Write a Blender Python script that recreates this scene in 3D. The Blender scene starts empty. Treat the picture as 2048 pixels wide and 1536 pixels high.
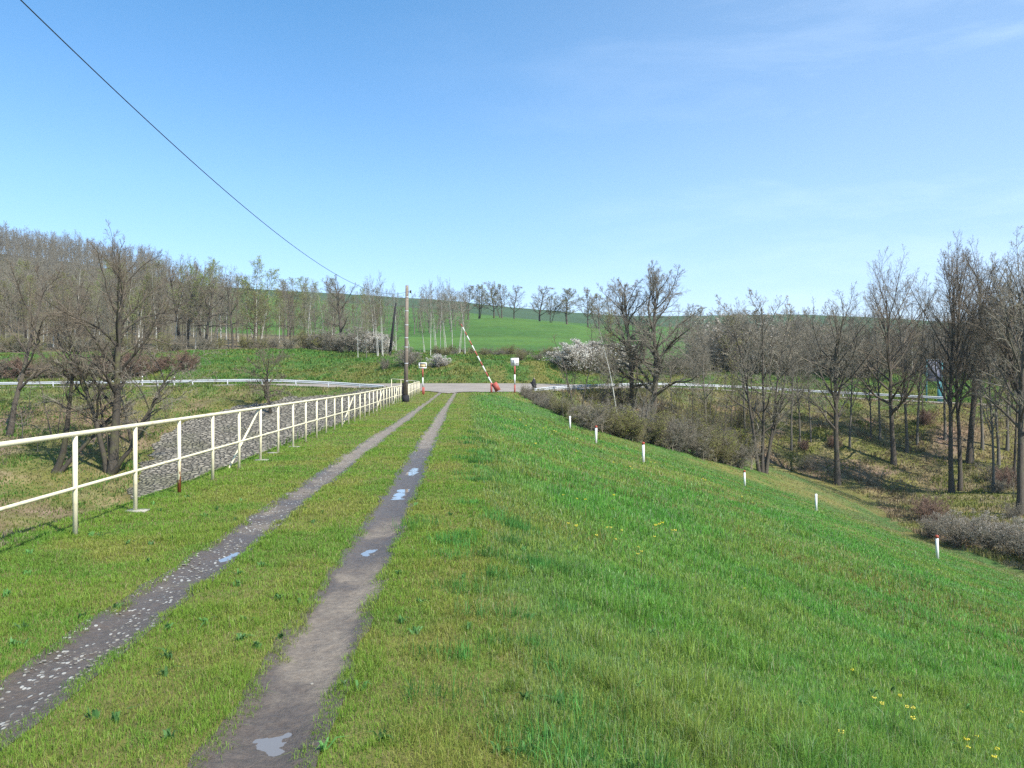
import bpy, math
import numpy as np
from mathutils import Vector

R = math.radians
S = bpy.context.scene
C = S.collection
rng0 = np.random.default_rng(7)

# ------------------------------------------------------------------ camera, sky, sun, exposure
FPX, HORIZ, CX, EYE = 1657.0, 760.0, 1024.0, 1.65
cam_d = bpy.data.cameras.new('camera')
cam = bpy.data.objects.new('camera', cam_d); C.objects.link(cam)
cam.location = (0, 0, EYE)
cam.rotation_euler = (R(90) - math.atan(8 / FPX), 0, 0)
cam_d.sensor_width = 36; cam_d.lens = FPX / 2048 * 36
cam_d.clip_start = 0.05; cam_d.clip_end = 8000
S.camera = cam

SUN_AZ, SUN_EL = 135.0, 47.0            # azimuth clockwise from +Y (the way the camera looks)
w = bpy.data.worlds.new('World'); S.world = w; w.use_nodes = True
nt = w.node_tree; nt.nodes.clear()
out = nt.nodes.new('ShaderNodeOutputWorld'); bg = nt.nodes.new('ShaderNodeBackground')
sky = nt.nodes.new('ShaderNodeTexSky'); sky.sky_type = 'NISHITA'; sky.sun_disc = False
sky.sun_elevation = R(SUN_EL); sky.sun_rotation = R(SUN_AZ)
sky.altitude = 250; sky.air_density = 1.0; sky.dust_density = 0.6; sky.ozone_density = 2.2
tc = nt.nodes.new('ShaderNodeTexCoord')
sep = nt.nodes.new('ShaderNodeSeparateXYZ')
nt.links.new(tc.outputs['Generated'], sep.inputs[0])
# thin cirrus: stretched noise mixed into the sky colour, only towards the right of the view
mp = nt.nodes.new('ShaderNodeMapping'); mp.inputs['Rotation'].default_value = (0.0, R(22), R(10)); mp.inputs['Scale'].default_value = (1.3, 1.6, 6.0)
nt.links.new(tc.outputs['Generated'], mp.inputs[0])
nz = nt.nodes.new('ShaderNodeTexNoise'); nz.inputs['Scale'].default_value = 2.3; nz.inputs['Detail'].default_value = 8; nz.inputs['Roughness'].default_value = 0.6
nz.inputs['Distortion'].default_value = 0.4
nt.links.new(mp.outputs[0], nz.inputs['Vector'])
cr = nt.nodes.new('ShaderNodeMapRange'); cr.inputs[1].default_value = 0.48; cr.inputs[2].default_value = 0.80; cr.inputs[3].default_value = 0; cr.inputs[4].default_value = 0.13
cr.clamp = True
nt.links.new(nz.outputs[0], cr.inputs[0])
xr = nt.nodes.new('ShaderNodeMapRange'); xr.inputs[1].default_value = -0.25; xr.inputs[2].default_value = 0.5; xr.interpolation_type = 'SMOOTHSTEP'
nt.links.new(sep.outputs[0], xr.inputs[0])
mu = nt.nodes.new('ShaderNodeMath'); mu.operation = 'MULTIPLY'
nt.links.new(cr.outputs[0], mu.inputs[0]); nt.links.new(xr.outputs[0], mu.inputs[1])
mx = nt.nodes.new('ShaderNodeMix'); mx.data_type = 'RGBA'
mx.inputs['B'].default_value = (8.2, 8.9, 9.8, 1)
tint = nt.nodes.new('ShaderNodeMix'); tint.data_type = 'RGBA'; tint.blend_type = 'MULTIPLY'; tint.inputs['Factor'].default_value = 1
tr = nt.nodes.new('ShaderNodeValToRGB'); nt.links.new(sep.outputs[2], tr.inputs[0])
tr.color_ramp.elements[0].position = .06; tr.color_ramp.elements[0].color = (.74, .79, .98, 1)
tr.color_ramp.elements[1].position = .46; tr.color_ramp.elements[1].color = (.46, .86, 1.03, 1)
e_ = tr.color_ramp.elements.new(.22); e_.color = (.69, .89, 1.0, 1)
nt.links.new(tr.outputs[0], tint.inputs['B'])
nt.links.new(sky.outputs[0], tint.inputs['A'])
ad_ = nt.nodes.new('ShaderNodeMath'); ad_.operation = 'MULTIPLY_ADD'; ad_.inputs[1].default_value = .10
nt.links.new(xr.outputs[0], ad_.inputs[0]); nt.links.new(mu.outputs[0], ad_.inputs[2])
nt.links.new(ad_.outputs[0], mx.inputs['Factor']); nt.links.new(tint.outputs['Result'], mx.inputs['A'])
nt.links.new(mx.outputs['Result'], bg.inputs[0])
bg.inputs[1].default_value = 0.115
nt.links.new(bg.outputs[0], out.inputs[0])

sd = bpy.data.lights.new('sun', 'SUN'); sd.energy = 4.0; sd.angle = R(0.55); sd.color = (1.0, 0.955, 0.88)
sun = bpy.data.objects.new('sun', sd); C.objects.link(sun)
sv = Vector((math.sin(R(SUN_AZ)) * math.cos(R(SUN_EL)), math.cos(R(SUN_AZ)) * math.cos(R(SUN_EL)), math.sin(R(SUN_EL))))
sun.rotation_euler = (-sv).to_track_quat('-Z', 'Y').to_euler()
sun.location = sv * 60
S.view_settings.view_transform = 'Standard'; S.view_settings.look = 'None'
S.view_settings.exposure = 0.95; S.view_settings.gamma = 1.0
S.render.engine = 'CYCLES'
S.cycles.max_bounces = 6; S.cycles.transparent_max_bounces = 6; S.cycles.volume_bounces = 0
S.cycles.use_denoising = False

# ------------------------------------------------------------------ noise
def _h(ix, iy, seed):
    n = (ix.astype(np.int64) * 374761393 + iy.astype(np.int64) * 668265263 + seed * 974711) & 0xffffffff
    n = ((n ^ (n >> 13)) * 1274126177) & 0xffffffff
    n = (n ^ (n >> 16)) & 0xffffff
    return n / float(0xffffff)
def vn(x, y, seed=0):
    x = np.asarray(x, float); y = np.asarray(y, float)
    ix = np.floor(x); iy = np.floor(y); fx = x - ix; fy = y - iy
    fx = fx * fx * (3 - 2 * fx); fy = fy * fy * (3 - 2 * fy)
    a = _h(ix, iy, seed); b = _h(ix + 1, iy, seed); c = _h(ix, iy + 1, seed); d = _h(ix + 1, iy + 1, seed)
    return (a * (1 - fx) + b * fx) * (1 - fy) + (c * (1 - fx) + d * fx) * fy
def fbm(x, y, sc, octs=4, seed=0):
    s = 0; a = 1; t = 0; x = np.asarray(x, float) / sc; y = np.asarray(y, float) / sc
    for o in range(octs):
        s = s + a * vn(x, y, seed + o * 17); t += a; a *= 0.5; x = x * 2.03 + 5.1; y = y * 2.03 + 3.7
    return s / t
def ss(a, b, x):
    t = np.clip((x - a) / (b - a), 0, 1); return t * t * (3 - 2 * t)

# ------------------------------------------------------------------ the lie of the land
def Xf(Y): return np.interp(Y, [-50, 8.6, 23, 32.6, 40.6, 47, 55, 72, 100], [-.86, -4.52, -5.43, -5.98, -6.44, -6.81, -7.27, -8.06, -9.3])
def xa(Y): return Xf(Y) + 3.98
def zc(Y): return np.interp(Y, [-50, 15, 32, 47, 55, 72, 80, 95], [0, .03, .06, .19, .20, .45, .6, .8])
_RX = [-120, -60, -38, -29, -19, -14, -10, -7.5, -3, 2, 4, 7.7, 12, 17, 22.4, 29, 37, 43, 52, 60, 120]
_RY = [93, 93.5, 93.5, 93.5, 93, 90, 80, 76, 75, 76, 83, 91, 97, 102, 105, 107, 106, 104, 99, 96, 90]
_RZ = [.3, .65, .85, 1.0, .6, .6, .6, .55, .5, .45, .4, .4, .45, .5, .35, .1, -.4, -.8, -1.25, -1.6, -3]
_RF = [103, 103, 103, 103, 102, 100, 99, 98.5, 98.5, 99, 99.5, 102, 106, 110, 113, 115, 114, 112, 107, 104, 98]
_RG = [.4, .8, 1.0, 1.15, 1.15, 1.2, 1.22, 1.22, 1.22, 1.2, 1.15, 1.1, .9, .8, .6, .3, -.2, -.6, -1.05, -1.4, -2.8]
PXC = [-900, -200, 0, 150, 300, 450, 600, 700, 900, 1000, 1150, 1250, 1400, 1600, 1800, 2048, 2900]
def yz(ys, Y): return [EYE + (HORIZ - y) / FPX * Y for y in ys]
ROWS = [
    (None, [1.6, 1.9, 2.2, 2.3, 2.6, 2.8, 3.0, 3.3, 4.3, 4.3, 3.9, 3.3, 2.3, 1.2, .4, -.3, -.8]),
    (138, yz([712, 712, 712, 710, 706, 702, 702, 704, 706, 706, 706, 712, 733, 740, 745, 752, 760], 138)),
    (165, yz([690, 692, 695, 694, 692, 691, 693, 696, 698, 699, 697, 704, 723, 730, 735, 742, 750], 165)),
    (225, yz([630, 635, 650, 655, 660, 665, 670, 672, 666, 664, 668, 684, 704, 712, 716, 720, 725], 225)),
    (300, yz([560, 570, 590, 600, 615, 630, 640, 644, 640, 636, 650, 668, 690, 696, 700, 702, 705], 300)),
    (340, yz([540, 548, 565, 575, 592, 612, 625, 634, 642, 639, 653, 664, 684, 690, 694, 695, 700], 340)),
    (450, yz([478, 488, 507, 525, 552, 588, 604, 612, 628, 640, 652, 655, 664, 668, 672, 678, 690], 450)),
    (620, yz([480, 490, 512, 532, 560, 574, 583, 588, 601, 612, 625, 632, 631, 628, 637, 657, 700], 620)),
    (1000, yz([560, 570, 590, 600, 610, 620, 630, 640, 650, 655, 660, 660, 660, 660, 665, 690, 710], 1000)),
    (2600, yz([690, 690, 700, 705, 710, 715, 715, 715, 715, 715, 715, 715, 715, 715, 715, 720, 725], 2600)),
]
def H(X, Y):
    X = np.asarray(X, float); Y = np.asarray(Y, float)
    yr = np.interp(X, _RX, _RY); rz = np.interp(X, _RX, _RZ); yf = np.interp(X, _RX, _RF); rg = np.interp(X, _RX, _RG)
    u = X - xa(Y)
    # dam body
    crest = zc(Y)
    d = np.maximum(u - .3 - 4.5 * ss(58, 80, Y), 0)
    right = -np.interp(d, [0, .6, 9.9, 29.7, 80], [0, .12, 2.75, 9.05, 26])
    shoulder = 4.35 + .55 * ss(11, 8, Y)
    left = -.55 * np.maximum(-shoulder - u, 0)
    dam = crest + right + left + (fbm(X, Y, 3.2, 3, 5) - .5) * .16 * ss(1.0, 4, d)
    # natural ground on this side of the road
    k = np.where(X > 0, .35, .30)
    drop = np.maximum(yr - 1.2 - Y, 0)
    floor_ = np.where(X > 0, -9.3 + .13 * np.maximum(X - 36, 0) + .03 * np.maximum(60 - Y, 0), -8.6 + .22 * np.maximum(-X - 32, 0))
    nat = rz - k * drop
    nat = np.logaddexp(nat * 1.2, floor_ * 1.2) / 1.2
    nat = nat + (fbm(X, Y, 7, 4, 11) - .5) * 1.0 * ss(2, 9, drop) * np.where(X > 0, 1.2, .55)
    rel = ss(0, 1, (Y - yr + 1.2) / (yf - yr + 1.2))
    near = np.where(Y > yr - 1.2, rz + (rg - rz) * rel, nat)
    near = np.where(Y < yr + 3, np.maximum(near, dam - 3 * np.maximum(Y - 84, 0)), near)
    # beyond the road
    px = CX + FPX * X / np.maximum(Y, 60)
    y0 = yf; z0 = rg; far = rg.copy() if isinstance(rg, np.ndarray) else rg
    far = np.array(z0, float) * np.ones_like(Y)
    for (yr_, zs) in ROWS:
        y1 = yf + 9 if yr_ is None else np.full_like(Y, yr_)
        z1 = np.interp(px, PXC, zs)
        t = (Y - y0) / (y1 - y0)
        far = np.where(Y >= y0, z0 + (z1 - z0) * np.clip(t, 0, 1), far)
        y0, z0 = y1, z1
    far = far + (fbm(X, Y, 9, 3, 21) - .5) * .9 * ss(1, 12, Y - yf)
    return np.where(Y > yf, far, near) - rut_dip(X, Y)
def rut_dip(X, Y):
    u = X - xa(Y); z = 0
    for k, uc in enumerate((-2.28, -.88)):
        du = u - uc - (fbm(Y, Y * 0, 7, 2, 61 + k) - .5) * .07
        z = z + .05 * np.exp(-(np.abs(du) / .22) ** 3) * ss(80, 60, Y)
    for (bx_, by_, rx_, ry_) in BASINS: z = z + .022 * np.exp(-(((X - bx_) / rx_) ** 2 + ((Y - by_) / ry_) ** 2))
    return z
BASINS = [(-1.64, 12.15, .17, .75), (-1.80, 14.9, .14, .9), (-1.395, 8.06, .15, .35), (-1.105, 3.74, .17, .20), (-2.64, 7.9, .10, .25)]
def ray(px, py, lo=3.0, hi=700.0):
    """where the line of sight through a point of the photograph first meets the ground"""
    ys = np.concatenate([np.arange(lo, 130, .1), np.arange(130, max(hi, 131), 1.0)])
    ys = ys[(ys >= lo) & (ys <= hi)]
    xs = (px - CX) / FPX * ys
    zl = EYE + (HORIZ - py) / FPX * ys
    k = np.nonzero(H(xs, ys) >= zl)[0]
    i = k[0] if len(k) else len(ys) - 1
    return float(xs[i]), float(ys[i])
def Hs(x, y): return float(H(np.array([x]), np.array([y]))[0])

# ------------------------------------------------------------------ object helpers
def mesh_np(name, V, Fq=None, Ft=None, mats=(), smooth=False, cols=None, midx=None):
    me = bpy.data.meshes.new(name)
    V = np.asarray(V, np.float32)
    me.vertices.add(len(V)); me.vertices.foreach_set('co', V.ravel())
    loops = []; starts = []; n = 0
    if Fq is not None and len(Fq):
        Fq = np.asarray(Fq, np.int32); loops.append(Fq.ravel()); starts.append(np.arange(len(Fq)) * 4); n = len(Fq) * 4
    if Ft is not None and len(Ft):
        Ft = np.asarray(Ft, np.int32); loops.append(Ft.ravel()); starts.append(n + np.arange(len(Ft)) * 3)
    loops = np.concatenate(loops).astype(np.int32); starts = np.concatenate(starts).astype(np.int32)
    me.loops.add(len(loops)); me.loops.foreach_set('vertex_index', loops)
    me.polygons.add(len(starts)); me.polygons.foreach_set('loop_start', starts)
    if smooth: me.polygons.foreach_set('use_smooth', np.ones(len(starts), bool))
    if midx is not None: me.polygons.foreach_set('material_index', np.asarray(midx, np.int32))
    for m in mats: me.materials.append(m)
    if cols is not None:
        at = me.color_attributes.new('tone', 'FLOAT_COLOR', 'POINT')
        c4 = np.ones((len(V), 4), np.float32); c4[:, :3] = cols; at.data.foreach_set('color', c4.ravel())
    me.update(calc_edges=True); me.validate()
    return me
def link(name, me, parent=None, loc=None):
    o = bpy.data.objects.new(name, me); C.objects.link(o)
    if parent is not None: o.parent = parent
    if loc is not None: o.location = loc
    return o
def tag(o, label=None, cat=None, group=None, kind=None):
    if label: o['label'] = label
    if cat: o['category'] = cat
    if group: o['group'] = group
    if kind: o['kind'] = kind
    return o
def empty(name, loc, rz=0, label=None, cat=None, group=None):
    o = bpy.data.objects.new(name, None); C.objects.link(o); o.location = loc; o.rotation_euler = (0, 0, rz)
    o.empty_display_size = .2
    return tag(o, label, cat, group)

class MB:
    """collects boxes and tubes into one mesh"""
    def __init__(s): s.V = []; s.Q = []; s.M = []; s.n = 0
    def add(s, V, Q, mi=0):
        V = np.asarray(V, float); Q = np.asarray(Q, int)
        s.V.append(V); s.Q.append(Q + s.n); s.M.append(np.full(len(Q), mi)); s.n += len(V); return s
    def box(s, c, size, rot=None, mi=0, bev=0.0):
        x, y, z = [k / 2 for k in size]
        P = np.array([(a * x, b * y, e * z) for a in (-1, 1) for b in (-1, 1) for e in (-1, 1)], float)
        if rot is not None:
            M = np.array(rot.to_matrix()) if hasattr(rot, 'to_matrix') else np.array(rot); P = P @ M.T
        P = P + np.array(c)
        return s.add(P, [(0, 1, 3, 2), (4, 6, 7, 5), (0, 4, 5, 1), (2, 3, 7, 6), (0, 2, 6, 4), (1, 5, 7, 3)], mi)
    def tube(s, P, r, sides=8, mi=0, cap=True):
        P = np.asarray(P, float); n = len(P); r = np.ones(n) * r
        T = np.gradient(P, axis=0); T /= np.linalg.norm(T, axis=1)[:, None] + 1e-9
        ref = np.array([0, 0, 1.]) if abs(T[0][2]) < .9 else np.array([1., 0, 0])
        V = []
        for i in range(n):
            a = np.cross(T[i], ref); a /= np.linalg.norm(a); b = np.cross(T[i], a)
            th = np.arange(sides) / sides * 2 * math.pi + math.pi / sides
            V.append(P[i] + r[i] * (np.outer(np.cos(th), a) + np.outer(np.sin(th), b)))
        Q = []
        for i in range(n - 1):
            for k in range(sides):
                k2 = (k + 1) % sides; Q.append((i * sides + k, i * sides + k2, (i + 1) * sides + k2, (i + 1) * sides + k))
        V = np.concatenate(V)
        if cap:
            m = len(V); V = np.vstack([V, P[0], P[-1]])
            for k in range(0, sides, 2):
                k2 = (k + 1) % sides; k3 = (k + 2) % sides
                Q.append((m, k3, k2, k)); o = (n - 1) * sides; Q.append((m + 1, o + k, o + k2, o + k3))
        return s.add(V, Q, mi)
    def build(s, name, mats, parent=None, smooth=False, loc=None):
        if not isinstance(mats, (list, tuple)): mats = [mats]
        me = mesh_np(name, np.concatenate(s.V), np.concatenate(s.Q), None, mats, smooth, None, np.concatenate(s.M))
        return link(name, me, parent, loc)

# ------------------------------------------------------------------ materials
class N:
    def __init__(s, name):
        s.m = bpy.data.materials.new(name); s.m.use_nodes = True; s.t = s.m.node_tree; s.t.nodes.clear()
        s.o = s.t.nodes.new('ShaderNodeOutputMaterial'); s.b = s.t.nodes.new('ShaderNodeBsdfPrincipled')
        s.t.links.new(s.b.outputs[0], s.o.inputs[0])
        s.b.inputs['Specular IOR Level'].default_value = .3
    def n(s, typ, **kw):
        x = s.t.nodes.new(typ)
        for k, v in kw.items():
            if k in x.inputs.keys(): x.inputs[k].default_value = v
            else: setattr(x, k, v)
        return x
    def l(s, a, b): s.t.links.new(a, b)
    def pos(s, scale=(1, 1, 1), obj=False):
        if obj: src = s.n('ShaderNodeTexCoord').outputs['Object']
        else: src = s.n('ShaderNodeNewGeometry').outputs['Position']
        if scale == (1, 1, 1): return src
        m = s.n('ShaderNodeMapping'); m.inputs['Scale'].default_value = scale; s.l(src, m.inputs[0]); return m.outputs[0]
    def noise(s, vec, sc, det=4, rough=.55, dist=0):
        x = s.n('ShaderNodeTexNoise'); x.inputs['Scale'].default_value = sc; x.inputs['Detail'].default_value = det
        x.inputs['Roughness'].default_value = rough; x.inputs['Distortion'].default_value = dist
        s.l(vec, x.inputs['Vector']); return x.outputs[0]
    def rng(s, v, a, b, c=0., d=1., smooth=False):
        x = s.n('ShaderNodeMapRange'); x.clamp = True
        if smooth: x.interpolation_type = 'SMOOTHSTEP'
        s.l(v, x.inputs[0])
        for i, q in enumerate((a, b, c, d)): x.inputs[i + 1].default_value = q
        return x.outputs[0]
    def mix(s, f, a, b, mode='MIX'):
        x = s.n('ShaderNodeMix'); x.data_type = 'RGBA'; x.blend_type = mode
        for key, v in (('Factor', f), ('A', a), ('B', b)):
            if isinstance(v, (int, float)): x.inputs[key].default_value = v
            elif isinstance(v, tuple): x.inputs[key].default_value = (*v, 1) if len(v) == 3 else v
            else: s.l(v, x.inputs[key])
        return x.outputs['Result']
    def math(s, op, a, b=None):
        x = s.n('ShaderNodeMath'); x.operation = op
        for i, v in enumerate((a, b)):
            if v is None: continue
            if isinstance(v, (int, float)): x.inputs[i].default_value = v
            else: s.l(v, x.inputs[i])
        return x.outputs[0]
    def bump(s, h, st=.5, dist=.02):
        x = s.n('ShaderNodeBump'); x.inputs['Strength'].default_value = st; x.inputs['Distance'].default_value = dist
        s.l(h, x.inputs['Height']); s.l(x.outputs[0], s.b.inputs['Normal']); return s
    def col(s, c, rough=.8):
        if isinstance(c, tuple): s.b.inputs['Base Color'].default_value = (*c, 1)
        else: s.l(c, s.b.inputs['Base Color'])
        if isinstance(rough, (int, float)): s.b.inputs['Roughness'].default_value = rough
        else: s.l(rough, s.b.inputs['Roughness'])
        return s

def m_paint(name, c, rough=.45, dirt=(.25, .2, .13), amt=.25, sc=6, obj=True):
    k = N(name); p = k.pos(obj=obj); n1 = k.noise(p, sc, 6, .6); n2 = k.noise(p, sc * 9, 3, .6)
    f = k.rng(n1, .48, .75, 0, amt, True)
    cc = k.mix(f, c, dirt); cc = k.mix(k.rng(n2, .35, .7, 0, .25), cc, tuple(x * .72 for x in c))
    k.col(cc, k.rng(n1, .3, .7, rough, rough + .25)).bump(n2, .15, .004)
    return k.m
def m_bark(name, a, b, lich=(.16, .17, .09), la=.35, sc=3.0):
    k = N(name); p = k.pos((1, 1, .18), obj=True); n1 = k.noise(p, sc * 5, 5, .65); p2 = k.pos(obj=True); n2 = k.noise(p2, sc * .35, 3)
    cc = k.mix(k.rng(n1, .3, .7), a, b); cc = k.mix(k.rng(n2, .5, .72, 0, la), cc, lich)
    oi = k.n('ShaderNodeObjectInfo'); cc = k.mix(k.rng(oi.outputs['Random'], 0, 1, 0, .35), cc, tuple(x * .55 for x in a), 'MIX')
    k.col(cc, .9).bump(n1, .6, .03); return k.m
def m_twig(name, a, b):
    k = N(name); p = k.pos(obj=True); n1 = k.noise(p, .7, 3)
    cc = k.mix(k.rng(n1, .35, .65), a, b)
    oi = k.n('ShaderNodeObjectInfo'); cc = k.mix(k.rng(oi.outputs['Random'], 0, 1, 0, .45), cc, tuple((x + y) * .33 for x, y in zip(a, b)))
    k.col(cc, .85); return k.m
def m_birch(name):
    k = N(name); p = k.pos((1, 1, 3.5), obj=True); n1 = k.noise(p, 4.5, 4, .6); p2 = k.pos(obj=True); n2 = k.noise(p2, .35, 2)
    cc = k.mix(k.rng(n1, .55, .68), (.50, .48, .42), (.07, .06, .05)); cc = k.mix(k.rng(n2, .5, .75, 0, .6), cc, (.2, .19, .13))
    k.col(cc, .7); return k.m
def m_leaf(name, c, c2, tr=.35):
    k = N(name); k.t.nodes.remove(k.b)
    at = k.n('ShaderNodeObjectInfo'); p = k.pos(); n1 = k.noise(p, .9, 2)
    cc = k.mix(k.rng(n1, .35, .65), c, c2)
    d = k.n('ShaderNodeBsdfDiffuse'); t = k.n('ShaderNodeBsdfTranslucent'); m = k.n('ShaderNodeMixShader'); m.inputs[0].default_value = tr
    k.l(cc, d.inputs[0]); k.l(cc, t.inputs[0]); k.l(d.outputs[0], m.inputs[1]); k.l(t.outputs[0], m.inputs[2]); k.l(m.outputs[0], k.o.inputs[0])
    return k.m
def m_blade(name, tr=.42):
    k = N(name); k.t.nodes.remove(k.b)
    a = k.n('ShaderNodeAttribute'); a.attribute_name = 'tone'
    d = k.n('ShaderNodeBsdfDiffuse'); t = k.n('ShaderNodeBsdfTranslucent'); g = k.n('ShaderNodeBsdfGlossy'); g.inputs['Roughness'].default_value = .45
    g.inputs[0].default_value = (.8, .85, .8, 1)
    m = k.n('ShaderNodeMixShader'); m.inputs[0].default_value = tr; m2 = k.n('ShaderNodeMixShader'); m2.inputs[0].default_value = .012
    k.l(a.outputs['Color'], d.inputs[0]); k.l(a.outputs['Color'], t.inputs[0])
    k.l(d.outputs[0], m.inputs[1]); k.l(t.outputs[0], m.inputs[2]); k.l(m.outputs[0], m2.inputs[1]); k.l(g.outputs[0], m2.inputs[2]); k.l(m2.outputs[0], k.o.inputs[0])
    return k.m

M = {}
M['cream'] = m_paint('cream_paint', (.74, .67, .46), .42, (.30, .17, .08), .55, 7)
def m_rusty():
    k = N('rusty_cream_paint'); p = k.pos(obj=True); se = k.n('ShaderNodeSeparateXYZ'); k.l(p, se.inputs[0])
    n1 = k.noise(k.pos((1, 1, .25), obj=True), 22, 4); zz = k.math('ADD', k.math('MULTIPLY', se.outputs[2], -2.2), k.math('MULTIPLY', n1, 2.6))
    f = k.rng(zz, .55, .68); cc = k.mix(f, (.76, .69, .47), (.26, .09, .035)); k.col(cc, .6); return k.m
M['rusty'] = m_rusty()
M['white'] = m_paint('white_paint', (.74, .74, .70), .5, (.34, .32, .26), .5, 8)
M['red'] = m_paint('red_paint', (.38, .085, .065), .5, (.5, .25, .2), .35, 7)
M['redcap'] = m_paint('red_cap_paint', (.36, .07, .04), .5, (.3, .08, .05), .3, 9)
M['zinc'] = m_paint('zinc_metal', (.52, .535, .55), .35, (.35, .35, .35), .3, 2); 
M['turq'] = m_paint('turquoise_paint', (.05, .20, .22), .5, (.2, .25, .22), .3, 3)
M['black'] = m_paint('black_tar', (.02, .02, .022), .7, (.06, .05, .04), .4, 7)
M['concrete'] = m_paint('concrete', (.34, .32, .27), .9, (.25, .22, .17), .5, 9)
M['yellowish'] = m_paint('faded_yellow_panel', (.62, .48, .25), .5, (.4, .3, .15), .5, 18)
M['dark'] = m_paint('dark_frame', (.06, .05, .04), .6, (.12, .1, .08), .3, 8)
M['cable'] = m_paint('cable_sheath', (.03, .035, .035), .5, (.08, .08, .08), .3, 8)
M['bark'] = m_bark('brown_bark', (.062, .051, .040), (.135, .112, .087))
M['bark_gray'] = m_bark('grey_bark', (.11, .098, .08), (.21, .19, .155), la=.25)
M['bark_moss'] = m_bark('mossy_bark', (.04, .034, .026), (.095, .08, .06), (.15, .16, .05), .6)
M['birch'] = m_birch('birch_bark')
M['twig'] = m_twig('brown_twigs', (.15, .12, .085), (.22, .18, .13))
M['twig_gray'] = m_twig('grey_twigs', (.195, .175, .13), (.285, .255, .195))
M['twig_red'] = m_twig('reddish_twigs', (.19, .12, .09), (.27, .18, .13))
M['twig_olive'] = m_twig('olive_twigs', (.17, .15, .08), (.25, .22, .12))
M['bud_green'] = m_leaf('young_pale_leaves', (.27, .34, .09), (.36, .40, .16))
M['bud_olive'] = m_leaf('young_olive_leaves', (.24, .27, .06), (.32, .32, .10))
M['bud_gold'] = m_leaf('gold_green_leaves', (.34, .36, .06), (.26, .30, .05))
M['bud_tan'] = m_leaf('pale_catkins', (.34, .27, .20), (.42, .36, .28), .2)
M['bloom'] = m_leaf('white_blossom', (.72, .70, .62), (.55, .50, .44), .3)
M['bloom_dull'] = m_leaf('dull_blossom', (.42, .38, .33), (.33, .30, .25), .3)
M['petal'] = m_leaf('yellow_petals', (.75, .66, .06), (.8, .72, .16), .3)
M['blade'] = m_blade('grass_blades')

def m_ground():
    k = N('ground'); a = k.n('ShaderNodeAttribute'); a.attribute_name = 'tone'; p = k.pos()
    n1 = k.noise(p, .9, 5, .62); n2 = k.noise(p, 6.0, 5, .7); n3 = k.noise(p, .13, 3)
    c = k.mix(k.rng(n1, .3, .7, 0, 1), a.outputs['Color'], k.mix(1.0, a.outputs['Color'], (.62, .60, .55), 'MULTIPLY'))
    c = k.mix(k.rng(n2, .35, .7, 0, .55), c, k.mix(1.0, c, (1.45, 1.28, 1.2), 'MULTIPLY'))
    c = k.mix(k.rng(n3, .4, .65, 0, .4), c, k.mix(1.0, c, (1.25, 1.0, .8), 'MULTIPLY'))
    k.col(c, .95).bump(n2, .5, .06); return k.m
M['ground'] = m_ground()
def m_rut():
    k = N('muddy_track'); p = k.pos(); a = k.n('ShaderNodeAttribute'); a.attribute_name = 'tone'
    ps = k.pos((1, .8, 1))
    n1 = k.noise(ps, 1.6, 6, .6, .5); n2 = k.noise(p, 26, 6, .7); n3 = k.noise(p, 110, 3, .7)
    dry = k.mix(k.rng(n2, .35, .7), (.165, .135, .106), (.25, .212, .168)); wet = k.mix(k.rng(n2, .35, .7), (.082, .064, .050), (.130, .103, .080))
    sp = k.n('ShaderNodeSeparateColor'); k.l(a.outputs['Color'], sp.inputs[0])
    f = k.math('ADD', sp.outputs[0], k.math('MULTIPLY', k.math('SUBTRACT', n1, .5), 1.6))
    f = k.rng(f, .25, .85, 0, 1, True)
    c = k.mix(f, wet, dry)
    vo = k.n('ShaderNodeTexVoronoi'); vo.inputs['Scale'].default_value = 26; k.l(k.pos((1, .62, 1)), vo.inputs['Vector'])
    st = k.math('MULTIPLY', k.rng(vo.outputs['Distance'], .34, .26), k.rng(k.noise(p, 5, 3), .46, .54))
    st = k.math('MULTIPLY', st, sp.outputs[1])
    c = k.mix(st, c, k.mix(k.rng(n3, .3, .7), (.34, .32, .28), (.52, .50, .44)))
    rg = k.rng(f, 0, 1, .42, .92)
    hh = k.math('ADD', k.math('ADD', n2, k.math('MULTIPLY', st, .8)), k.math('MULTIPLY', n3, .25))
    k.col(c, rg).bump(hh, .8, .02); return k.m
M['rut'] = m_rut()
def m_stone():
    k = N('rough_stone_paving'); p = k.pos(); pd = k.pos((.55, 1, .6))
    nn = k.n('ShaderNodeTexNoise'); nn.inputs['Scale'].default_value = 1.3; k.l(p, nn.inputs['Vector'])
    ad = k.n('ShaderNodeMix'); ad.data_type = 'RGBA'; ad.inputs['Factor'].default_value = .12; k.l(pd, ad.inputs['A']); k.l(nn.outputs['Color'], ad.inputs['B'])
    ve = k.n('ShaderNodeTexVoronoi', feature='DISTANCE_TO_EDGE'); ve.inputs['Scale'].default_value = 4.6; k.l(ad.outputs['Result'], ve.inputs['Vector'])
    vc = k.n('ShaderNodeTexVoronoi'); vc.inputs['Scale'].default_value = 4.6; k.l(ad.outputs['Result'], vc.inputs['Vector'])
    sp = k.n('ShaderNodeSeparateColor'); k.l(vc.outputs['Color'], sp.inputs[0])
    n2 = k.noise(p, 9, 4, .7); n4 = k.noise(p, .25, 3)
    st = k.mix(sp.outputs[0], (.19, .165, .13), (.40, .36, .285)); st = k.mix(k.rng(n2, .35, .7, 0, .5), st, (.13, .12, .09))
    st = k.mix(k.rng(n4, .5, .66, 0, .5), st, (.16, .16, .08))
    gap = k.rng(ve.outputs['Distance'], .0, .10)
    c = k.mix(gap, (.085, .078, .055), st)
    k.col(c, .9).bump(k.math('ADD', k.rng(ve.outputs['Distance'], 0, .2), k.math('MULTIPLY', sp.outputs[1], .6)), 1.0, .22); return k.m
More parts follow.
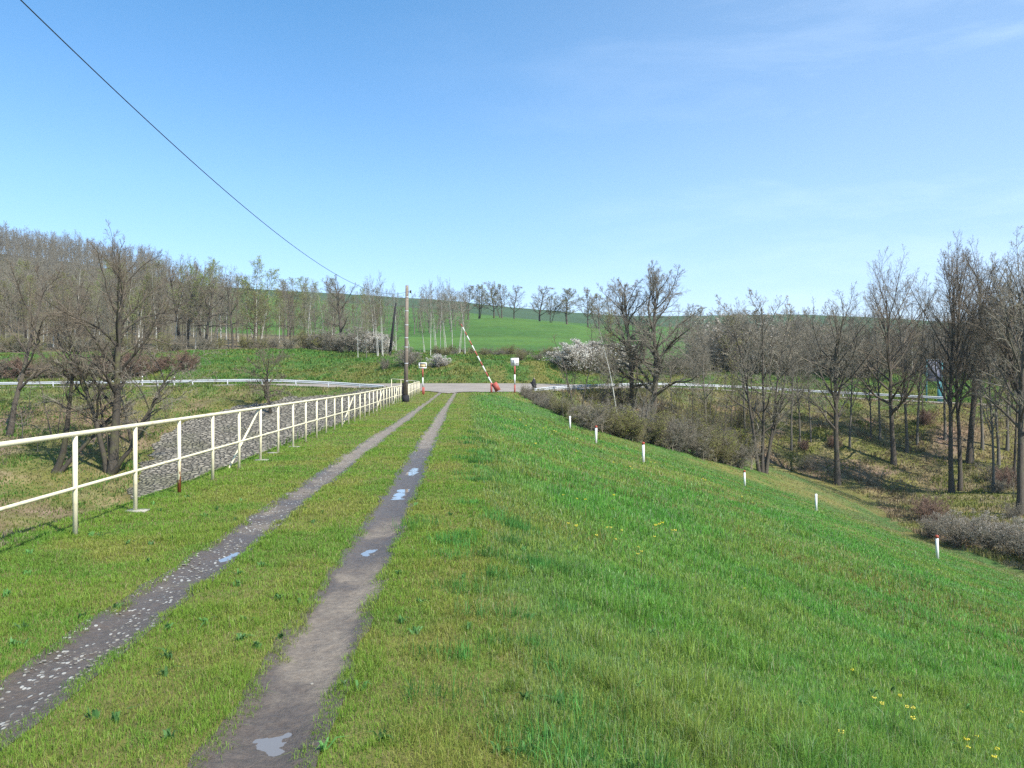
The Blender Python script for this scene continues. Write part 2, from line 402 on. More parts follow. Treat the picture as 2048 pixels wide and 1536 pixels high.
M['stone'] = m_stone()
def m_road():
    k = N('pale_gravel_asphalt'); p = k.pos(); n1 = k.noise(p, .5, 6, .65); n2 = k.noise(p, 7, 5, .7)
    c = k.mix(k.rng(n1, .35, .65), (.235, .20, .165), (.33, .285, .235)); c = k.mix(k.rng(n2, .4, .7, 0, .5), c, (.19, .175, .15))
    k.col(c, .9).bump(n2, .5, .03); return k.m
M['road'] = m_road()
def m_water():
    k = N('puddle_water'); p = k.pos(); n1 = k.noise(p, 9, 3)
    k.col((.19, .16, .125), .05).bump(n1, .04, .004); k.b.inputs['Specular IOR Level'].default_value = .9
    k.b.inputs['Coat Weight'].default_value = .6; k.b.inputs['Coat Roughness'].default_value = .02; return k.m
M['water'] = m_water()
def m_wood():
    k = N('weathered_pole_wood'); p = k.pos((1, 1, .05), obj=True); n1 = k.noise(p, 30, 5, .6); n2 = k.noise(k.pos((1, 1, 2.2), obj=True), 1.6, 3)
    c = k.mix(k.rng(n1, .3, .7), (.12, .09, .07), (.28, .23, .18)); c = k.mix(k.rng(n2, .62, .7, 0, .6), c, (.5, .47, .42))
    k.col(c, .85).bump(n1, .5, .01); return k.m
M['wood'] = m_wood()

# ------------------------------------------------------------------ ground sheet
def axis_vals(parts):
    a = []
    for lo, hi, st in parts: a.append(np.arange(lo, hi - 1e-6, st))
    a.append([parts[-1][1]]); return np.concatenate(a)
gx = axis_vals([(-1000, -400, 50), (-400, -150, 14), (-150, -70, 4), (-70, -45, 1.5), (-45, -11, .5), (-11, -5.2, .25), (-5.2, -1.0, .07), (-1.0, 8, .25), (8, 62, .5), (62, 90, 1.5), (90, 180, 4), (180, 420, 12), (420, 1000, 50)])
gy = axis_vals([(-60, -4, 4), (-4, 26, .25), (26, 126, .5), (126, 175, 1.0), (175, 260, 3), (260, 700, 7), (700, 950, 25)])
GX, GY = np.meshgrid(gx, gy)
GZ = H(GX, GY)
def ground_tone(X, Y):
    """real colour of the soil and low growth at a place"""
    yr = np.interp(X, _RX, _RY); yf = np.interp(X, _RX, _RF)
    u = X - xa(Y)
    px = CX + FPX * X / np.maximum(Y, 60)
    n1 = fbm(X, Y, 6, 4, 31)[..., None]; n2 = fbm(X, Y, 1.6, 3, 37)[..., None]; n3 = fbm(X, Y, 28, 3, 41)[..., None]
    g_crest = np.array([.150, .150, .045]); g_tall = np.array([.065, .140, .030]); g_olive = np.array([.14, .15, .04]); g_straw = np.array([.27, .225, .125])
    g_field = np.array([.055, .142, .020]); g_field2 = np.array([.070, .160, .024]); g_brown = np.array([.18, .14, .088])
    c = np.ones(X.shape + (3,)) * g_crest
    right = (u > .4) & (u < 33)
    c = np.where(right[..., None], g_tall + (g_crest * 1.1 - g_tall) * ss(.45, .7, n1), c)
    natural_r = (X > 3) & (H0(X, Y) > 0)
    nat = g_olive + (g_brown - g_olive) * ss(.42, .62, n1) + (g_straw - g_olive) * .6 * ss(.5, .7, n2)
    c = np.where((natural_r | (u < -4.9))[..., None], nat, c)
    # bright verge in front of and behind the road
    verge = ss(9, 2, yr - Y)[..., None]
    vg = np.array([.065, .13, .028]) + (g_olive - np.array([.065, .13, .028])) * ss(.45, .6, n2)
    c = np.where((Y > 60)[..., None] & ((X > 3) | (u < -4.9))[..., None], c + (vg - c) * verge * .8, c)
    bank = g_olive * .95 + (np.array([.07, .14, .03]) - g_olive) * ss(.42, .6, n2)
    c = np.where((Y > yf)[..., None], bank, c)
    fm = ss(8, 20, Y - yf)[..., None]
    fld = g_field + (g_field2 - g_field) * ss(.4, .6, n3)
    fld = fld * (1 + .5 * (fbm(X * .12, Y + X * .15, 5, 3, 49) - .5))[..., None]
    c = np.where((Y > yf)[..., None], bank + (fld - bank) * fm, c)
    # leaf litter under the woods
    wood = (ss(145, 152, Y) * ss(232, 215, Y) * ss(780, 560, px + (fbm(X, Y, 12, 3, 47) - .5) * 260) + ss(128, 138, Y) * ss(225, 200, Y) * ss(1380, 1440, px))[..., None]
    wood = np.clip(wood, 0, 1)
    c = c + (g_brown * 1.0 - c) * wood * .85
    hill = (ss(150, 160, Y) * ss(470, 380, px))[..., None]
    c = c + (np.array([.11, .10, .06]) - c) * hill * .9
    c = np.where((Y > 480)[..., None], np.array([.05, .10, .045]) * (1 + (n3 - .5) * .4), c)
    return np.clip(c, 0.01, 1)
def H0(X, Y):
    """> 0 where the natural hillside, not the dam, is the surface"""
    u = X - xa(Y); d = np.maximum(u - .3 - 4.5 * ss(58, 80, Y), 0)
    right = zc(Y) - np.interp(d, [0, .6, 9.9, 29.7, 80], [0, .12, 2.75, 9.05, 26])
    return H(X, Y) - right - .35
nx, ny = len(gx), len(gy)
idx = np.arange(nx * ny).reshape(ny, nx)
Q = np.stack([idx[:-1, :-1], idx[:-1, 1:], idx[1:, 1:], idx[1:, :-1]], -1).reshape(-1, 4)
me = mesh_np('ground', np.stack([GX, GY, GZ], -1).reshape(-1, 3), Q, None, [M['ground']], True, ground_tone(GX, GY).reshape(-1, 3))
tag(link('ground', me), kind='structure')

# ------------------------------------------------------------------ wheel ruts, road, stone bank
RUTS = [(-2.28, .44, 'L'), (-.88, .46, 'R')]
def rut_axis(Y): return xa(Y)
def rut_half(Y, which):
    return np.where(which == 0, .20, .22) * (1 + .0 * Y)
def rut_sheet(uc, wd, which):
    ys = np.concatenate([np.arange(1.5, 7, .018), np.arange(7, 12, .03), np.arange(12, 30, .08), np.arange(30, 79, .25)])
    k = 33
    lat = np.linspace(-1, 1, k)
    jl = (fbm(ys, ys * 0 + uc, .5, 4, 51) - .5) * .12; jr = (fbm(ys, ys * 0 + uc, .5, 4, 57) - .5) * .12
    drift = (fbm(ys, ys * 0, 7, 2, 61 + which) - .5) * .07
    wd = wd * (1 - .38 * ss(20, 60, ys))
    c = xa(ys) + uc + drift
    L = c - wd / 2 + jl - .045; Rr = c + wd / 2 + jr + .045
    X = L[:, None] + (Rr - L)[:, None] * (lat[None] + 1) / 2
    Y = ys[:, None] + 0 * X
    z = H(X, Y) + .012
    z = z + (fbm(X, Y, .07, 3, 71) - .5) * .020 + (fbm(X, Y, .33, 3, 73) - .5) * .034
    tread = np.clip(np.sin(Y * 2 * math.pi / .085 + lat[None] * 3) * 2.5, -1, 1) * .0055
    tm = (np.exp(-((lat[None] - .72) / .16) ** 2) + .8 * np.exp(-((lat[None] + .78) / .12) ** 2)) * np.clip((fbm(X * 0, Y, .9, 2, 79) - .38) * 6, 0, 1) * (Y < 9)
    z = z + tread * tm - .006 * tm
    ed = 1 - np.abs(lat[None]) ** 5
    z = (H(X, Y) + .004) + (z - H(X, Y) - .004) * ed
    z = np.maximum(z, H(X, Y) + .003)
    dry = .52 + 0 * X; st = .5 + 0 * X
    if which == 1:
        dry = dry + .25 * ss(9, 7, Y) * ss(-.2, .9, lat[None]) + .05
        dry = dry - .45 * ss(9.5, 11, Y) * ss(21, 15, Y) + .35 * ss(18, 24, Y) - .05 * ss(1, .8, np.abs(Y - 3.7)) 
        dry = dry - .25 * ss(.7, .95, np.abs(lat[None]))
        st = .02 + .98 * ss(15, 20, Y) + 0 * X
    else:
        dry = dry - .38 * ss(9.3, 8.2, Y) + .3 * ss(13, 19, Y)
        st = .9 + 0 * X
    for (bx_, by_, rx_, ry_) in BASINS: dry = dry - .55 * np.exp(-(((X - bx_) / rx_ / 1.6) ** 2 + ((Y - by_) / ry_ / 1.6) ** 2))
    dry = dry - .3 * ss(.45, .8, np.abs(lat[None]))
    cols = np.stack([np.clip(dry, 0, 1), np.clip(st, 0, 1), 0 * X], -1)
    n = len(ys); ii = np.arange(n * k).reshape(n, k)
    Q = np.stack([ii[:-1, :-1], ii[:-1, 1:], ii[1:, 1:], ii[1:, :-1]], -1).reshape(-1, 4)
    me = mesh_np('wheel_rut', np.stack([X, Y, z], -1).reshape(-1, 3), Q, None, [M['rut']], True, cols.reshape(-1, 3))
    tag(link('wheel_rut', me), 'muddy stony wheel rut on the fence side' if which == 0 else 'smoother brown wheel rut with puddles', kind='structure')
rut_sheet(-2.28, .42, 0); rut_sheet(-.88, .44, 1)

def sheet(name, mat, x0, x1, y0, y1, st, inside, lift):
    xs = np.arange(x0, x1, st); ys = np.arange(y0, y1, st); X, Y = np.meshgrid(xs, ys)
    Z = H(X, Y) + lift; ii = np.arange(X.size).reshape(X.shape)
    Q = np.stack([ii[:-1, :-1], ii[:-1, 1:], ii[1:, 1:], ii[1:, :-1]], -1).reshape(-1, 4)
    m = inside(X, Y).ravel(); Q = Q[m[Q].all(1)]
    used, inv = np.unique(Q.ravel(), return_inverse=True)
    V = np.stack([X, Y, Z], -1).reshape(-1, 3)[used]
    return tag(link(name, mesh_np(name, V, inv.reshape(-1, 4), None, [mat], True)), kind='structure')
def road_in(X, Y):
    yr = np.interp(X, _RX, _RY) + np.where((X > -12) & (X < 3.5), .6, 2.0) + (fbm(X, Y, 1.2, 3, 81) - .5) * 1.2
    yf = np.interp(X, _RX, _RF) - .6 + (fbm(X, Y, 1.0, 2, 83) - .5) * .4
    tong = (np.abs(X - xa(Y) + 1.5) < 1.8 * ss(71, 77, Y)) & (Y > 71) & (Y < 80)
    return ((Y > yr) & (Y < yf)) | tong
sheet('road', M['road'], -75, 75, 70, 117, .3, road_in, .05)
def poly_in(P, X, Y):
    r = np.zeros(X.shape, bool); n = len(P)
    for i in range(n):
        x1, y1 = P[i]; x2, y2 = P[(i + 1) % n]
        c = ((y1 > Y) != (y2 > Y)) & (X < (x2 - x1) * (Y - y1) / (y2 - y1 + 1e-9) + x1); r ^= c
    return r
STONE = [(-8.5, 46), (-26, 46), (-28.8, 61), (-30.5, 66), (-32.3, 73), (-32.6, 79), (-31.5, 82), (-28, 86), (-24.5, 88.6), (-18, 90.4), (-12.5, 89), (-8.9, 84)]
def stone_in(X, Y):
    j = (fbm(X, Y, 1.5, 3, 91) - .5) * 2.4; k = (fbm(X, Y, 1.5, 3, 95) - .5) * 2.4
    return poly_in(STONE, X + j, Y + k) & (X < Xf(Y) - .5)
sheet('stone_bank', M['stone'], -36, -7, 45, 92, .2, stone_in, .07)

# puddles
def puddle(i, level, label):
    bx_, by_, rx_, ry_ = BASINS[i]
    a = np.linspace(0, 2 * math.pi, 49)[:-1]
    xs = bx_ + rx_ * 1.15 * np.cos(a); ys = by_ + ry_ * 1.25 * np.sin(a)
    zz = Hs(bx_, by_) + level
    V = [(bx_, by_, zz)] + [(x, y, zz) for x, y in zip(xs, ys)]
    T = [(0, i + 1, (i + 1) % 48 + 1) for i in range(48)]
    tag(link('puddle', mesh_np('puddle', V, None, T, [M['water']])), label, kind='structure')
puddle(0, .024, 'largest blue puddle in the right wheel rut')
puddle(1, .019, 'faint puddle beyond the largest one')
puddle(2, .017, 'small pale puddle in the right wheel rut')
puddle(3, .0215, 'muddy puddle at the near end of the right wheel rut')
puddle(4, .014, 'small puddle in the left wheel rut')

# loose stones in the ruts
def pebbles():
    n = 3900; r = np.random.default_rng(5)
    Y = 2.6 + (r.random(n) ** 1.5) * 20; which = r.random(n) < .86
    u = np.where(which, -2.28, -.88) + r.uniform(-.2, .2, n); keep = (fbm(u * 3, Y, .45, 3, 19) > .60) | (r.random(n) < .05)
    keep &= which | (Y > 14) | (r.random(n) < .25)
    Y = Y[keep]; u = u[keep]; n = len(Y); X = xa(Y) + u; Z = H(X, Y) + .012
    sz = (.003 + .010 * r.random(n) ** 2.5) * (1 + Y * .05); base = []
    a = np.arange(6) / 6 * 2 * math.pi
    ring = np.stack([np.cos(a), np.sin(a)], 1)
    V = np.zeros((n, 13, 3)); jit = r.uniform(.75, 1.25, (n, 6))
    asp = r.uniform(.6, 1, n); th = r.uniform(0, 6.28, n); co, si = np.cos(th), np.sin(th)
    for q, (rr, hh) in enumerate(((1.0, 0), (.75, .3))):
        x = ring[None, :, 0] * jit * rr * sz[:, None]; y = ring[None, :, 1] * jit * rr * (sz * asp)[:, None]
        V[:, q * 6:q * 6 + 6, 0] = X[:, None] + x * co[:, None] - y * si[:, None]; V[:, q * 6:q * 6 + 6, 1] = Y[:, None] + x * si[:, None] + y * co[:, None]
        V[:, q * 6:q * 6 + 6, 2] = (Z + sz * hh)[:, None]
    V[:, 12] = np.stack([X, Y, Z + sz * .38], 1)
    q = np.array([(i, (i + 1) % 6, 6 + (i + 1) % 6, 6 + i) for i in range(6)]); t = np.array([(6 + i, 6 + (i + 1) % 6, 12) for i in range(6)])
    off = (np.arange(n) * 13)[:, None, None]
    k = N('pale_stones'); nn = k.noise(k.pos(), 30, 3); k.col(k.mix(k.rng(nn, .35, .7), (.10, .09, .075), (.28, .26, .22)), .85)
    me = mesh_np('gravel', V.reshape(-1, 3), (q[None] + off).reshape(-1, 4), (t[None] + off).reshape(-1, 3), [k.m], True)
    tag(link('gravel', me), 'small pale stones pressed into the wheel ruts', 'gravel', kind='stuff')
pebbles()

# ------------------------------------------------------------------ grass
def blades(name, P, hgt, wid, col, seed, label, bend=.45, flat=1.0):
    r = np.random.default_rng(seed); n = len(P)
    yaw = r.uniform(0, 2 * math.pi, n); lean = r.uniform(0, 2 * math.pi, n); lm = np.abs(r.normal(0, bend, n)) * hgt
    dx, dy = np.cos(yaw) * wid / 2, np.sin(yaw) * wid / 2
    lx, ly = np.cos(lean) * lm, np.sin(lean) * lm
    V = np.zeros((n, 5, 3))
    V[:, 0] = P + np.stack([-dx, -dy, -.01 + 0 * dx], 1); V[:, 1] = P + np.stack([dx, dy, -.01 + 0 * dx], 1)
    m = P + np.stack([lx * .35, ly * .35, hgt * .55], 1)
    V[:, 2] = m + np.stack([dx * .8, dy * .8, 0 * dx], 1); V[:, 3] = m - np.stack([dx * .8, dy * .8, 0 * dx], 1)
    V[:, 4] = P + np.stack([lx, ly, np.maximum(hgt - lm * .45, hgt * .25) * flat], 1)
    off = np.arange(n)[:, None] * 5
    q = off + np.array([[0, 1, 2, 3]]); t = off + np.array([[3, 2, 4]])
    cc = np.repeat(col[:, None, :], 5, 1)
    me = mesh_np(name, V.reshape(-1, 3), q, t, [M['blade']], False, cc.reshape(-1, 3))
    return tag(link(name, me), label, 'grass', kind='stuff')
def scatter(bands, xf, seed):
    r = np.random.default_rng(seed); Xs = []; Ys = []
    for y0, y1, dens in bands:
        xa_, xb_ = xf(y1); n = int(dens * (y1 - y0) * (xb_ - xa_))
        Xs.append(r.uniform(xa_, xb_, n)); Ys.append(r.uniform(y0, y1, n))
    return np.concatenate(Xs), np.concatenate(Ys)
def mixc(a, b, t): return np.array(a)[None] + (np.array(b) - np.array(a))[None] * t[:, None]
def rutmask(X, Y):
    u = X - xa(Y)
    r = np.random.default_rng(3)
    m = np.zeros(X.shape, bool)
    for k, (uc, hw) in enumerate(((-2.28, .21), (-.88, .22))):
        drift = (fbm(Y, Y * 0, 7, 2, 61 + k) - .5) * .07
        e = hw * (1 - .38 * ss(20, 60, Y)) + (fbm(X * 1.0 + 7, Y, .35, 3, 101 + k) - .5) * .17 - .07 * r.random(X.shape)
        m |= np.abs(u - uc - drift) < e
    return m
wide = lambda Y: (-.70 * Y - 1.2, .70 * Y + 1.2)
# short trodden grass on the crest
X, Y = scatter([(2.2, 4, 9500), (4, 6, 9500), (6, 9, 6500), (9, 13, 3600), (13, 20, 1600), (20, 32, 560), (32, 50, 190), (50, 78, 65)],
               lambda y: (-6.2 - .06 * y, 1.2), 1)
u = X - xa(Y)
edge = .35 + (fbm(X, Y, .8, 3, 111) - .5) * .8
keep = (u > -4.45 - .5 * ss(11, 8, Y)) & (u < edge) & ~rutmask(X, Y) & (fbm(X, Y, .22, 3, 113) > .12) & ~road_in(X, Y)
X, Y, u = X[keep], Y[keep], u[keep]; r = np.random.default_rng(2); n = len(X)
P = np.stack([X, Y, H(X, Y)], 1)
green = fbm(X, Y, 1.3, 4, 121) + .10 * ss(-3.1, -4.0, u) + .12 * (np.exp(-((u + 1.95) / .16) ** 2) + np.exp(-((u + 1.2) / .16) ** 2) + np.exp(-((u + .55) / .2) ** 2)) + r.normal(0, .10, n)
col = mixc((.290, .320, .070), (.195, .325, .045), np.clip((green - .38) / .22, 0, 1))
gp_ = np.clip((fbm(X, Y, .7, 3, 163) - .55) / .1, 0, 1); col = col + (np.array([.14, .30, .045]) - col) * (gp_ * .6)[:, None]
straw = r.random(n) < .08; col[straw] = mixc((.34, .29, .15), (.24, .2, .1), r.random(straw.sum()))
col *= r.uniform(.75, 1.2, (n, 1))
clump = np.clip((fbm(X, Y, .16, 2, 131) - .45) * 4, 0, 1) + 1.0 * (fbm(X, Y, .5, 2, 133) > .66)
h = r.uniform(.015, .034, n) * (1 + .9 * clump)
blades('grass', P, h, np.maximum(.0028, .00062 * Y) * r.uniform(.7, 1.3, n), col, 4, 'short yellow-green trodden grass on the dam crest', .9)
# taller grass on the slope
X, Y = scatter([(2.2, 3.4, 9500), (3.4, 5, 8500), (5, 8, 5000), (8, 12, 2500), (12, 18, 1150), (18, 28, 420), (28, 42, 170), (42, 62, 95), (62, 92, 55)],
               lambda y: (-.066 * y - .9, .70 * y + 1.0), 11)
u = X - xa(Y)
keep = (u > .25 + (fbm(X, Y, .8, 3, 111) - .5) * .8) & (u < 48) & (H0(X, Y) < .0) & ~road_in(X, Y)
X, Y, u = X[keep], Y[keep], u[keep]; n = len(X); r = np.random.default_rng(12)
P = np.stack([X, Y, H(X, Y)], 1)
t = fbm(X, Y, 2.4, 4, 141) + r.normal(0, .07, n)
col = mixc((.132, .330, .050), (.235, .325, .060), np.clip((t - .44) / .26, 0, 1))
t2 = fbm(X, Y, 1.0, 4, 143)
dk = np.clip((t2 - .56) / .12, 0, 1); col = col + (np.array([.080, .255, .045]) - col) * (dk * .45)[:, None]
rust = np.clip((fbm(X * .6, Y, 1.6, 4, 147) + .03 * (u > 5) - .53) / .13, 0, 1) * (r.random(n) < .28)
col = col + (np.array([.26, .165, .055]) - col) * (rust * .8)[:, None]
toe = ss(24, 29, u) * (r.random(n) < .75); col = col + (np.array([.30, .27, .12]) - col) * toe[:, None]
near_ = np.clip((1.6 - u) / 1.3, 0, 1) * .55; col = col + (np.array([.25, .265, .06]) - col) * near_[:, None]
st = r.random(n) < .07; col[st] = mixc((.36, .32, .17), (.24, .22, .1), r.random(st.sum()))
col *= r.uniform(.55, 1.4, (n, 1)); pale_ = r.random(n) < .12; col[pale_] = col[pale_] * .6 + np.array([.16, .20, .13])
tuft = np.clip((fbm(X, Y, .55, 3, 151) - .5) * 5, 0, 1)
h = r.uniform(.03, .09, n) * (.8 + 1.1 * tuft + 1.5 * np.clip((fbm(X, Y, .3, 2, 157) - .68) * 9, 0, 1)) * (1 - .35 * ss(8, 14, u)) * (.65 + .35 * ss(.2, 1.0, u))
blades('grass', P, h, np.maximum(.0030, .00066 * Y) * r.uniform(.7, 1.3, n), col, 14, 'lush green grass with brown patches on the dam slope', .6)
# longer dark tufts where the mown crest ends, and flat weeds in the turf
def tufts():
    r = np.random.default_rng(404); P = []; hh = []; cc = []
    spots = [(930, 1095), (945, 1240), (925, 1330), (1000, 1290), (880, 1410), (915, 1085), (940, 1190), (935, 1010), (1040, 1500), (860, 1310), (1130, 1225), (1235, 1300), (1290, 1470), (1560, 1330), (1780, 1290), (1430, 1230), (1085, 1140), (900, 1180), (1680, 1430), (930, 960), (925, 920)]
    for i in range(46):
        y_ = 3.4 + 22 * r.random() ** 1.4; x_ = xa(y_) + .45 + r.normal(0, .28); spots.append((CX + FPX * x_ / y_, HORIZ + FPX * (EYE - Hs(x_, y_)) / y_))
    for px_, py_ in spots:
        x, y = ray(px_, py_, 2.5, 60); m = int(r.integers(60, 150)); sp = r.uniform(.05, .13) * (1 + y * .03)
        q = np.stack([x + r.normal(0, sp, m), y + r.normal(0, sp * .8, m)], 1); P.append(np.column_stack([q, H(q[:, 0], q[:, 1])])); hh.append(r.uniform(.06, .17, m) * r.uniform(.6, 1.1))
        b_ = np.array([.085, .23, .05]) * r.uniform(.7, 1.3); cc.append(b_[None] * r.uniform(.7, 1.4, (m, 1)))
    P = np.concatenate(P); hh = np.concatenate(hh)
    blades('grass_tufts', P, hh, np.maximum(.0035, .0006 * P[:, 1]), np.concatenate(cc), 405, 'longer dark green grass tufts along the crest edge and slope', .5)
    P = []; hh = []; cc = []
    for i in range(230):
        y = 2.6 + 9 * r.random() ** 1.3; x = r.uniform(-.7 * y - .5, .7 * y + .5)
        if rutmask(np.array([x]), np.array([y]))[0] or x - xa(y) < -4.4: continue
        m = int(r.integers(7, 13)); q = np.stack([x + r.normal(0, .012, m), y + r.normal(0, .012, m)], 1); P.append(np.column_stack([q, H(q[:, 0], q[:, 1]) + .012])); hh.append(r.uniform(.03, .06, m))
        b_ = np.array([.075, .20, .045]) * r.uniform(.7, 1.5) + np.array([.03, .02, .02]); cc.append(b_[None] * r.uniform(.8, 1.25, (m, 1)))
    P = np.concatenate(P)
    o = blades('weeds', P, np.concatenate(hh), np.full(len(P), .016), np.concatenate(cc), 406, 'flat broad-leaved weeds in the short turf', 1.3); o['category'] = 'weeds'
tufts()
# straw-coloured and olive growth on the natural banks
def bank_growth(seed, bands, xr, keepf, label, hh, c1, c2, c3, wscale=.0011):
    X, Y = scatter(bands, xr, seed); k = keepf(X, Y); X, Y = X[k], Y[k]; n = len(X); r = np.random.default_rng(seed + 1)
    P = np.stack([X, Y, H(X, Y)], 1)
    t = fbm(X, Y, 3.2, 4, seed + 3) + r.normal(0, .06, n); col = mixc(c1, c2, np.clip((t - .4) / .2, 0, 1))
    t = fbm(X, Y, 1.5, 3, seed + 5); q = np.clip((t - .5) / .12, 0, 1) * (r.random(n) < .7); col = col + (np.array(c3) - col) * q[:, None]
    col *= r.uniform(.6, 1.3, (n, 1))
    tuft = np.clip((fbm(X, Y, 1.4, 3, seed + 7) - .45) * 4, 0, 1)
    h = r.uniform(hh * .4, hh, n) * (.6 + .9 * tuft)
    blades('grass', P, h, np.maximum(.01, wscale * Y) * r.uniform(.7, 1.4, n), col, seed + 9, label, .55)
bank_growth(200, [(32, 50, 50), (50, 75, 40), (75, 110, 34)], lambda y: (1, .66 * y + 3),
            lambda X, Y: (H0(X, Y) > -.05) & (Y < np.interp(X, _RX, _RY) + 1) & ~road_in(X, Y), 'olive and straw grass on the wooded right bank', .34,
            (.21, .23, .06), (.25, .19, .11), (.36, .30, .18))
bank_growth(230, [(20, 50, 14), (50, 70, 34), (70, 96, 34)], lambda y: (-.66 * y - 3, -5),
            lambda X, Y: ((X - xa(Y)) < -4.3) & (Y < np.interp(X, _RX, _RY) + 1) & ~road_in(X, Y) & ~stone_in(X, Y), 'olive grass with pale tussocks on the left bank', .30,
            (.12, .215, .04), (.19, .21, .06), (.28, .25, .12))
bank_growth(260, [(95, 112, 22), (112, 142, 11)], lambda y: (-.66 * y, .66 * y),
            lambda X, Y: (Y > np.interp(X, _RX, _RF) - .3), 'green verge grass behind the road', .34,
            (.10, .22, .04), (.20, .22, .055), (.16, .22, .05), .0012)
# brown rim of dead grass near the first fence post
bank_growth(290, [(5.5, 9, 900), (9, 14, 300)], lambda y: (-8.5, -4.4), lambda X, Y: (X - xa(Y) < -4.5 + (fbm(X, Y, .6, 3, 7) - .5) * .5), 'pale dead grass beyond the nearest fence post', .08,
            (.33, .28, .18), (.27, .22, .13), (.14, .17, .06), .0011)

# yellow wildflowers
def flowers():
    st = MB(); st.tube([(0, 0, 0), (.006, .004, .07), (.01, .0, .135)], [.0025, .002, .0015], 4)
    hd = MB(); r = np.random.default_rng(8)
    for k in range(9):
        a = k / 9 * 6.28; c = np.array([.01 + .018 * math.cos(a), .018 * math.sin(a), .135 + r.uniform(-.012, .014)])
        hd.tube([c, c + np.array([.014 * math.cos(a), .014 * math.sin(a), -.012 + .02 * r.random()])], [.005, .0105], 5)
    root = empty('wildflower', (0, 0, 0)); a = st.build('stem', M['bud_olive'], root); b = hd.build('flower_head', M['petal'], root)
    pts = [(1137, 1057), (1152, 1063), (1193, 1081), (1214, 1062), (1222, 1064), (1228, 1026), (1231, 1048), (1244, 1068), (1232, 1086), (1309, 1083),
           (1318, 1058), (1325, 1056), (1311, 1061), (1345, 1068), (1351, 1071), (1283, 1113), (1278, 1105), (1276, 1120), (1491, 1188), (1566, 1145), (1574, 1145),
           (1126, 997), (1154, 1005), (1170, 1007), (1228, 998), (1704, 1357), (1750, 1418), (1765, 1425), (1801, 1408), (1815, 1435), (1826, 1438), (1828, 1460),
           (1954, 1492), (1936, 1503), (1940, 1512), (2046, 1436), (1683, 1493), (1878, 1145), (1062, 862), (1092, 858), (1152, 907), (1155, 882), (1071, 893),
           (1165, 883), (1226, 930), (1260, 938), (1087, 860), (1104, 872), (1108, 866), (1406, 962), (1411, 965), (1264, 943), (1484, 997), (1505, 1008), (1995, 1520), (1990, 1534),
           (1112, 868), (1302, 928), (1310, 930), (1118, 905), (1040, 845), (1052, 856)]
    first = True
    for i, (x, y) in enumerate(pts):
        X, Y = ray(x, y + 2, 2.5, 90)
        sc = (.36 + .019 * Y) * r.uniform(.75, 1.2)
        if first: o = root; first = False
        else:
            o = root.copy(); C.objects.link(o)
            for ch in (a, b):
                c = ch.copy(); C.objects.link(c); c.parent = o
        o.location = (X, Y, Hs(X, Y)); o.rotation_euler = (0, 0, r.uniform(0, 6)); o.scale = (sc, sc, sc)
        tag(o, 'small yellow wildflower head on a stem in the slope grass', 'flower', 'yellow wildflowers scattered over the dam slope')
flowers()

# ------------------------------------------------------------------ fence
POST_PX = [150, 268, 356, 425, 478, 521.4, 556.6, 586, 611.5, 633.5, 653, 669.7, 684, 697, 708, 720, 729.5, 738.5, 746.6, 754, 761, 767, 773.4, 779, 784.4, 789, 793, 797, 801.3, 804.9]
Yp = np.array([8.6 + 1.6 * i for i in range(30)]); Xp = (np.array(POST_PX) - CX) / FPX * Yp
Xp = np.concatenate([[Xf(7.0) , Xf(5.4), Xf(3.8)][::-1], Xp]); Yp = np.concatenate([[3.8, 5.4, 7.0], Yp])
# smooth the line a little
kx = np.polynomial.polynomial.polyfit(Yp, Xp, 4); Xs = np.polynomial.polynomial.polyval(Yp, kx)
fence = empty('railing', (float(Xs[3]), float(Yp[3]), 0), 0, 'long cream pipe railing along the left edge of the dam crest', 'railing')
fo = np.array(fence.location)
def fz(x, y): return Hs(x, y)
Zb = np.array([float(zc(y)) for y in Yp])
HF = 1.06
top = np.stack([Xs, Yp, Zb + HF], 1); mid = np.stack([Xs, Yp, Zb + .50], 1)
MB().tube(top - fo, .027, 10).build('top_rail', M['cream'], fence, True)
MB().tube(mid - fo, .0185, 8).build('middle_rail', M['cream'], fence, True)
for i in range(len(Yp)):
    m = M['rusty'] if i == 5 else M['cream']
    b = MB().tube([(0, 0, -.05), (0, 0, HF - .02)], .0255, 10)
    o = b.build('post', m, fence, True, (Xs[i] - fo[0], Yp[i] - fo[1], Zb[i]))
    if i == 5: o['label'] = 'post with rusty lower end'
    if i in (4, 8, 9, 10):
        MB().box((0, 0, .0), (.24, .16, .03)).build('footing', M['concrete'], fence, False, (Xs[i] - fo[0] + (.03 if i != 9 else -.1), Yp[i] - fo[1], Zb[i] + .01))
for i in (8, 17, 24, 30):
    if i >= len(Yp): continue
    a = np.array([Xs[i] - .02, Yp[i] - .06, Zb[i] + HF - .04]); b_ = np.array([Xs[i - 1] - .25, Yp[i - 1] + .1, Zb[i - 1] - .05])
    MB().tube([a - fo, b_ - fo], .02, 8).build('brace', M['cream'], fence, True)
